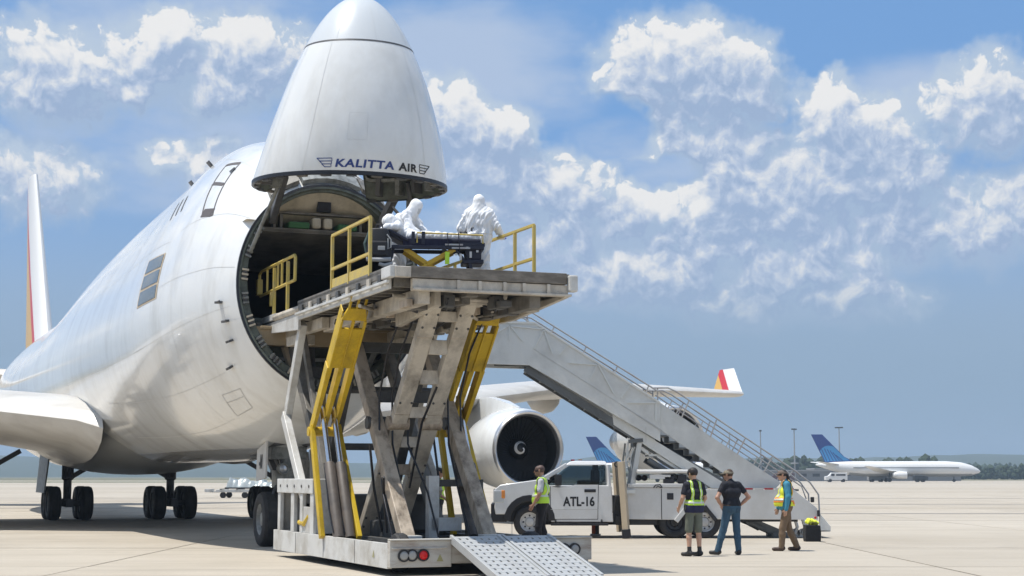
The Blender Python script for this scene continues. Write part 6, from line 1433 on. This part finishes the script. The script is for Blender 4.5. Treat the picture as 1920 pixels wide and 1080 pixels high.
# ------------------------------------------------------------------ far side of the airfield
far_white = M('far_white_paint', (.74, .74, .73), .4, var=.03); far_blue = M('tail_navy', (.012, .045, .22), .4, var=.1); far_sky = M('tail_light_blue', (.05, .27, .55), .4, var=.1); far_dark = M('far_dark', (.04, .045, .05), .6, var=.3); far_grey = M('far_grey', (.30, .31, .32), .6, var=.25)
def jet(label, loc, rz, sc=1.0, emblem=True):
    """twin-engined jet, nose towards local +x, tail at the origin"""
    t = thing('passenger_jet', label, 'airplane', loc, rz, 'parked jets across the apron'); t.scale = (sc,)*3
    mb = MB(); prof = [(-1.5, .15, 4.5), (0, .55, 4.35), (3, 1.15, 4.0), (7, 1.7, 3.6), (11, 1.92, 3.4), (32, 1.92, 3.4), (36, 1.75, 3.25), (38.5, 1.3, 3.0), (40.2, .6, 2.8), (40.8, .1, 2.75)]
    mb.loft([[V(x, r*math.cos(a), z + r*1.04*math.sin(a)) for a in np.linspace(0, 2*PI, 28, endpoint=False)] for x, r, z in prof]); mb.m = [1 if np.mean([mb.v[i][2] for i in f]) < 2.2 else 0 for f in mb.f]; fu = mb.build('fuselage', [far_white, far_grey], t, smooth=40)
    mb = MB(); mb.box((8, -1.93, 3.55), (35, 1.93, 3.85)); mb.build('window_band', far_grey, fu)
    fin = [(-2.6, 12.4), (.3, 12.4), (5.9, 6.6), (8.4, 5.25), (.9, 5.0)]
    mb = MB(); mb.prism([(x, -.14, z) for x, z in fin], (0, .28, 0)); f = mb.build('tail_fin', far_blue, t, bevel=.06)
    if emblem:
        for y in (-.15, .15):
            mb = MB(); pts = [(1.0, 5.3), (-.35, 8.1), (.2, 8.8), (.9, 9.25), (1.8, 9.45), (2.8, 9.35), (3.4, 9.0), (5.4, 6.9), (7.2, 5.6)]
            mb.add([(x, y, z) for x, z in pts], [tuple(range(len(pts)))]); e = mb.build('tail_emblem', far_sky, f)
            mb = MB()
            for k in range(6): mb.beam((.8 + k*.75, y*1.06, 5.3), (-.2 + k*.95, y*1.06, 8.6 - abs(k-2)*.5), .02, .22, up=(0, 1, 0)) if False else mb.beam((1.4 + k*.85, y*1.06, 5.4), (.1 + k*.72, y*1.06, 8.7 - .2*abs(k-1)*(1 if k < 3 else k*.42)), .2, .01, up=(0, 1, 0))
            mb.build('emblem_line', far_blue, e)
    for sg in (-1, 1):
        wing_mesh([(16, sg*1.5, 2.4, 7.5, .12, .02), (11.5, sg*6, 2.9, 4.2, .11, 0), (6.0, sg*17, 3.9, 1.5, .1, 0)] if False else [(15.5, sg*1.5, 2.5, 7.0, .12, 0), (12.5, sg*6, 2.9, 4.4, .11, 0), (8.5, sg*17, 4.0, 1.6, .1, 0)], far_white, 'wing', t)
        wing_mesh([(1.2, sg*.4, 4.6, 3.8, .1, 0), (-2.2, sg*6.8, 5.2, 1.5, .1, 0)], far_white, 'tailplane', t)
        mb = MB(); mb.lathe([(0, .9), (.6, 1.0), (2.4, .95), (3.6, .6), (3.6, .001)], (17.5 + 3.6, sg*5.0, 1.75), (-1, 0, 0), 20); mb.lathe([(.02, .86), (.4, .001)], (17.5 + 3.6, sg*5.0, 1.75), (-1, 0, 0), 20, 1); mb.build('engine', [far_white, far_dark], t, smooth=40)
        mb = MB(); mb.tube([(17, sg*2.9, 2.4), (17, sg*2.9, .5)], .16, 8); mb.lathe([(-.35, .55), (.35, .55)], (17, sg*2.9, .56), (0, 1, 0), 16, 0, True, True); mb.build('landing_gear', far_dark, t)
    mb = MB(); mb.tube([(34, 0, 2.0), (34, 0, .4)], .12, 8); mb.lathe([(-.3, .4), (.3, .4)], (34, 0, .41), (0, 1, 0), 14, 0, True, True); mb.build('landing_gear', far_dark, t)
    return t
jet('white passenger jet with blue globe-patterned tail at the right, parked far off', (81.0, 430, 0), R(-4))
jet('far jet whose blue tail shows behind the outer engine', (21.8, 430, 0), R(-4), .95, True)
jet('small far-off white jet glimpsed through the boarding stair rails', (62, 520, 0), R(176), .8, False)
# light masts
def mast(px, top, Y):
    x = (px - 960)/3063*Y; h = 1.62 + (892-top)/3063*Y
    t = thing('light_mast', MASTL.pop(0), 'light mast', (x, Y, 0), random.uniform(0, 3), 'tall apron light masts on the skyline')
    mb = MB(); mb.tube([(0, 0, 0), (0, 0, h*.5), (0, 0, h)], [.30, .24, .16], 8); mb.build('mast_pole', far_grey, t)
    mb = MB(); mb.box((-1.3, -.3, h-.3), (1.3, .3, h+.1)); mb.build('lamp_head', far_dark, t)
    mb = MB(); mb.box((-.9, -.9, h*.33), (.9, .9, h*.33+.4)); mb.build('cabinet', far_grey, t)
MASTL = ['tall light mast left of the blue tail, nearest the stairs', 'tall light mast just left of the blue jet tail', 'tall light mast rising behind the blue jet tail', 'faint short light mast seen between the stair handrails']
for px, top, Y in ((1424, 808, 520), (1487, 805, 500), (1571, 802, 520), (1366, 812, 640)): mast(px, top, Y)
# vehicles and low buildings by the far stand
def far_van(label, loc, rz, cat='van', col=far_white, ln=6.0, h=2.6):
    t = thing('service_van' if cat == 'van' else 'service_truck', label, cat, loc, rz, 'service vehicles under the far jets')
    mb = MB(); mb.prism([(0, -1, .5), (ln, -1, .5), (ln, -1, 1.4), (ln-.9, -1, 1.6), (ln-1.6, -1, h), (0, -1, h)], (0, 2, 0)); mb.build('body', col, t, bevel=.08)
    mb = MB(); mb.box((ln-2.3, -1.02, 1.55), (ln-1.45, 1.02, h-.25)); mb.box((.5, -1.015, 1.6), (ln-2.7, 1.015, h-.35)); mb.build('window', far_dark, t)
    for x in (1.0, ln-1.2):
        for y in (-.85, .85): mb = MB(); mb.lathe([(-.15, .42), (.15, .42)], (x, y, .42), (0, 1, 0), 14, 0, True, True); mb.build('wheel', trim_black, t)
    return t
far_van('white service van standing under the tail of the far blue-tailed jet', (85.5, 420, 0), R(180), 'van', far_white, 5.6, 2.4)
far_van('dark service truck left of the white van near far trees', (73.0, 425, 0), R(175), 'truck', M('far_maroon', (.09, .05, .06), .5), 6.5, 2.3)
far_van('small grey service van farther right beneath the far jet', (93.5, 432, 0), R(5), 'van', far_grey, 4.6, 1.9)
far_van('small dark tug beside the landing gear of the far jet', (103.5, 424, 0), R(0), 'truck', far_dark, 3.6, 1.7)
def shed(label, loc, w, d, h, col):
    t = thing('airport_building', label, 'building', loc, 0, 'low buildings beyond the apron')
    mb = MB(); mb.box((0, 0, 0), (w, d, h)); mb.build('wall', col, t); mb = MB(); mb.box((-.4, -.4, h), (w+.4, d+.4, h+.4)); mb.build('roof', far_grey, t)
    first = None
    for k in range(int(w//4)):
        if first is None: mb = MB(); mb.box((.0, -.06, h*.45), (2.2, .02, h*.75)); first = o = mb.build('window', far_dark, t)
        else: o = copy_part(first, t)
        o.location = (.9 + 4*k, 0, 0)
shed('low grey building left of the far white van', (70.5, 500, 0), 26, 14, 3.0, M('far_pale_wall', (.20, .21, .22), .8, var=.1))
shed('long low grey building beneath the far jet fuselage', (96, 520, 0), 46, 14, 3.6, M('far_grey_wall', (.19, .20, .21), .8, var=.1))
shed('low pale shed behind the boarding stair handrail', (56, 520, 0), 13, 10, 3.6, M('far_blue_wall', (.40, .44, .48), .8, var=.1))
# cargo dolly beyond the nose gear
DL = thing('cargo_dolly', 'flat grey cargo dolly parked beyond the nose gear', 'dolly', (-21.5, 121, 0), R(-3))
mb = MB(); mb.box((0, -1.2, .42), (5.2, 1.2, .62)); mb.box((-.7, -.08, .4), (0, .08, .5)); mb.box((-1.0, -.5, .42), (-.5, .5, .66)); mb.build('dolly_bed', loader_white, DL, bevel=.02)
for x in (.5, 2.1, 3.0, 4.6):
    for y in (-1, 1): mb = MB(); mb.lathe([(-.1, .22), (.1, .22)], (x, y, .22), (0, 1, 0), 16, 0, True, True); mb.build('wheel', trim_black, DL)
for x in (.3, 1.5, 2.7, 3.9, 4.9): mb = MB(); mb.box((x, -1.23, .62), (x+.12, 1.23, .68)); mb.build('roller_bar', loader_under, DL)
CG = thing('wrapped_cargo', 'silver sheeted cargo load lying on the grey dolly', 'cargo', (-18.9, 121, .66), R(-3))
def tarp():
    nx, ny = 40, 18; vs = []
    for i in range(nx):
        for j in range(ny):
            u, v = i/(nx-1), j/(ny-1); x = -1.95 + 3.8*u; y = -1.1 + 2.2*v
            e = min(1, min(u, 1-u)*14, min(v, 1-v)*7); h = (.72 - .28*u + .10*math.sin(u*19 + v*4) + .06*math.sin(u*43 - v*11) + .05*rng.randn()) * e**.5
            vs.append((x + .03*math.sin(v*17), y, max(.12, h) if e > 0 else .1))
    mb = MB(); mb.add(vs, [(i*ny+j, (i+1)*ny+j, (i+1)*ny+j+1, i*ny+j+1) for i in range(nx-1) for j in range(ny-1)]); mb.build('sheet', M('silver_sheet', (.42, .46, .46), .35, .3, var=.1, bump=.5, bscale=4), CG, smooth=35)
tarp()
mb = MB(); mb.box((-2.0, -1.1, .02), (1.9, 1.1, .12)); mb.build('pallet', far_dark, CG)
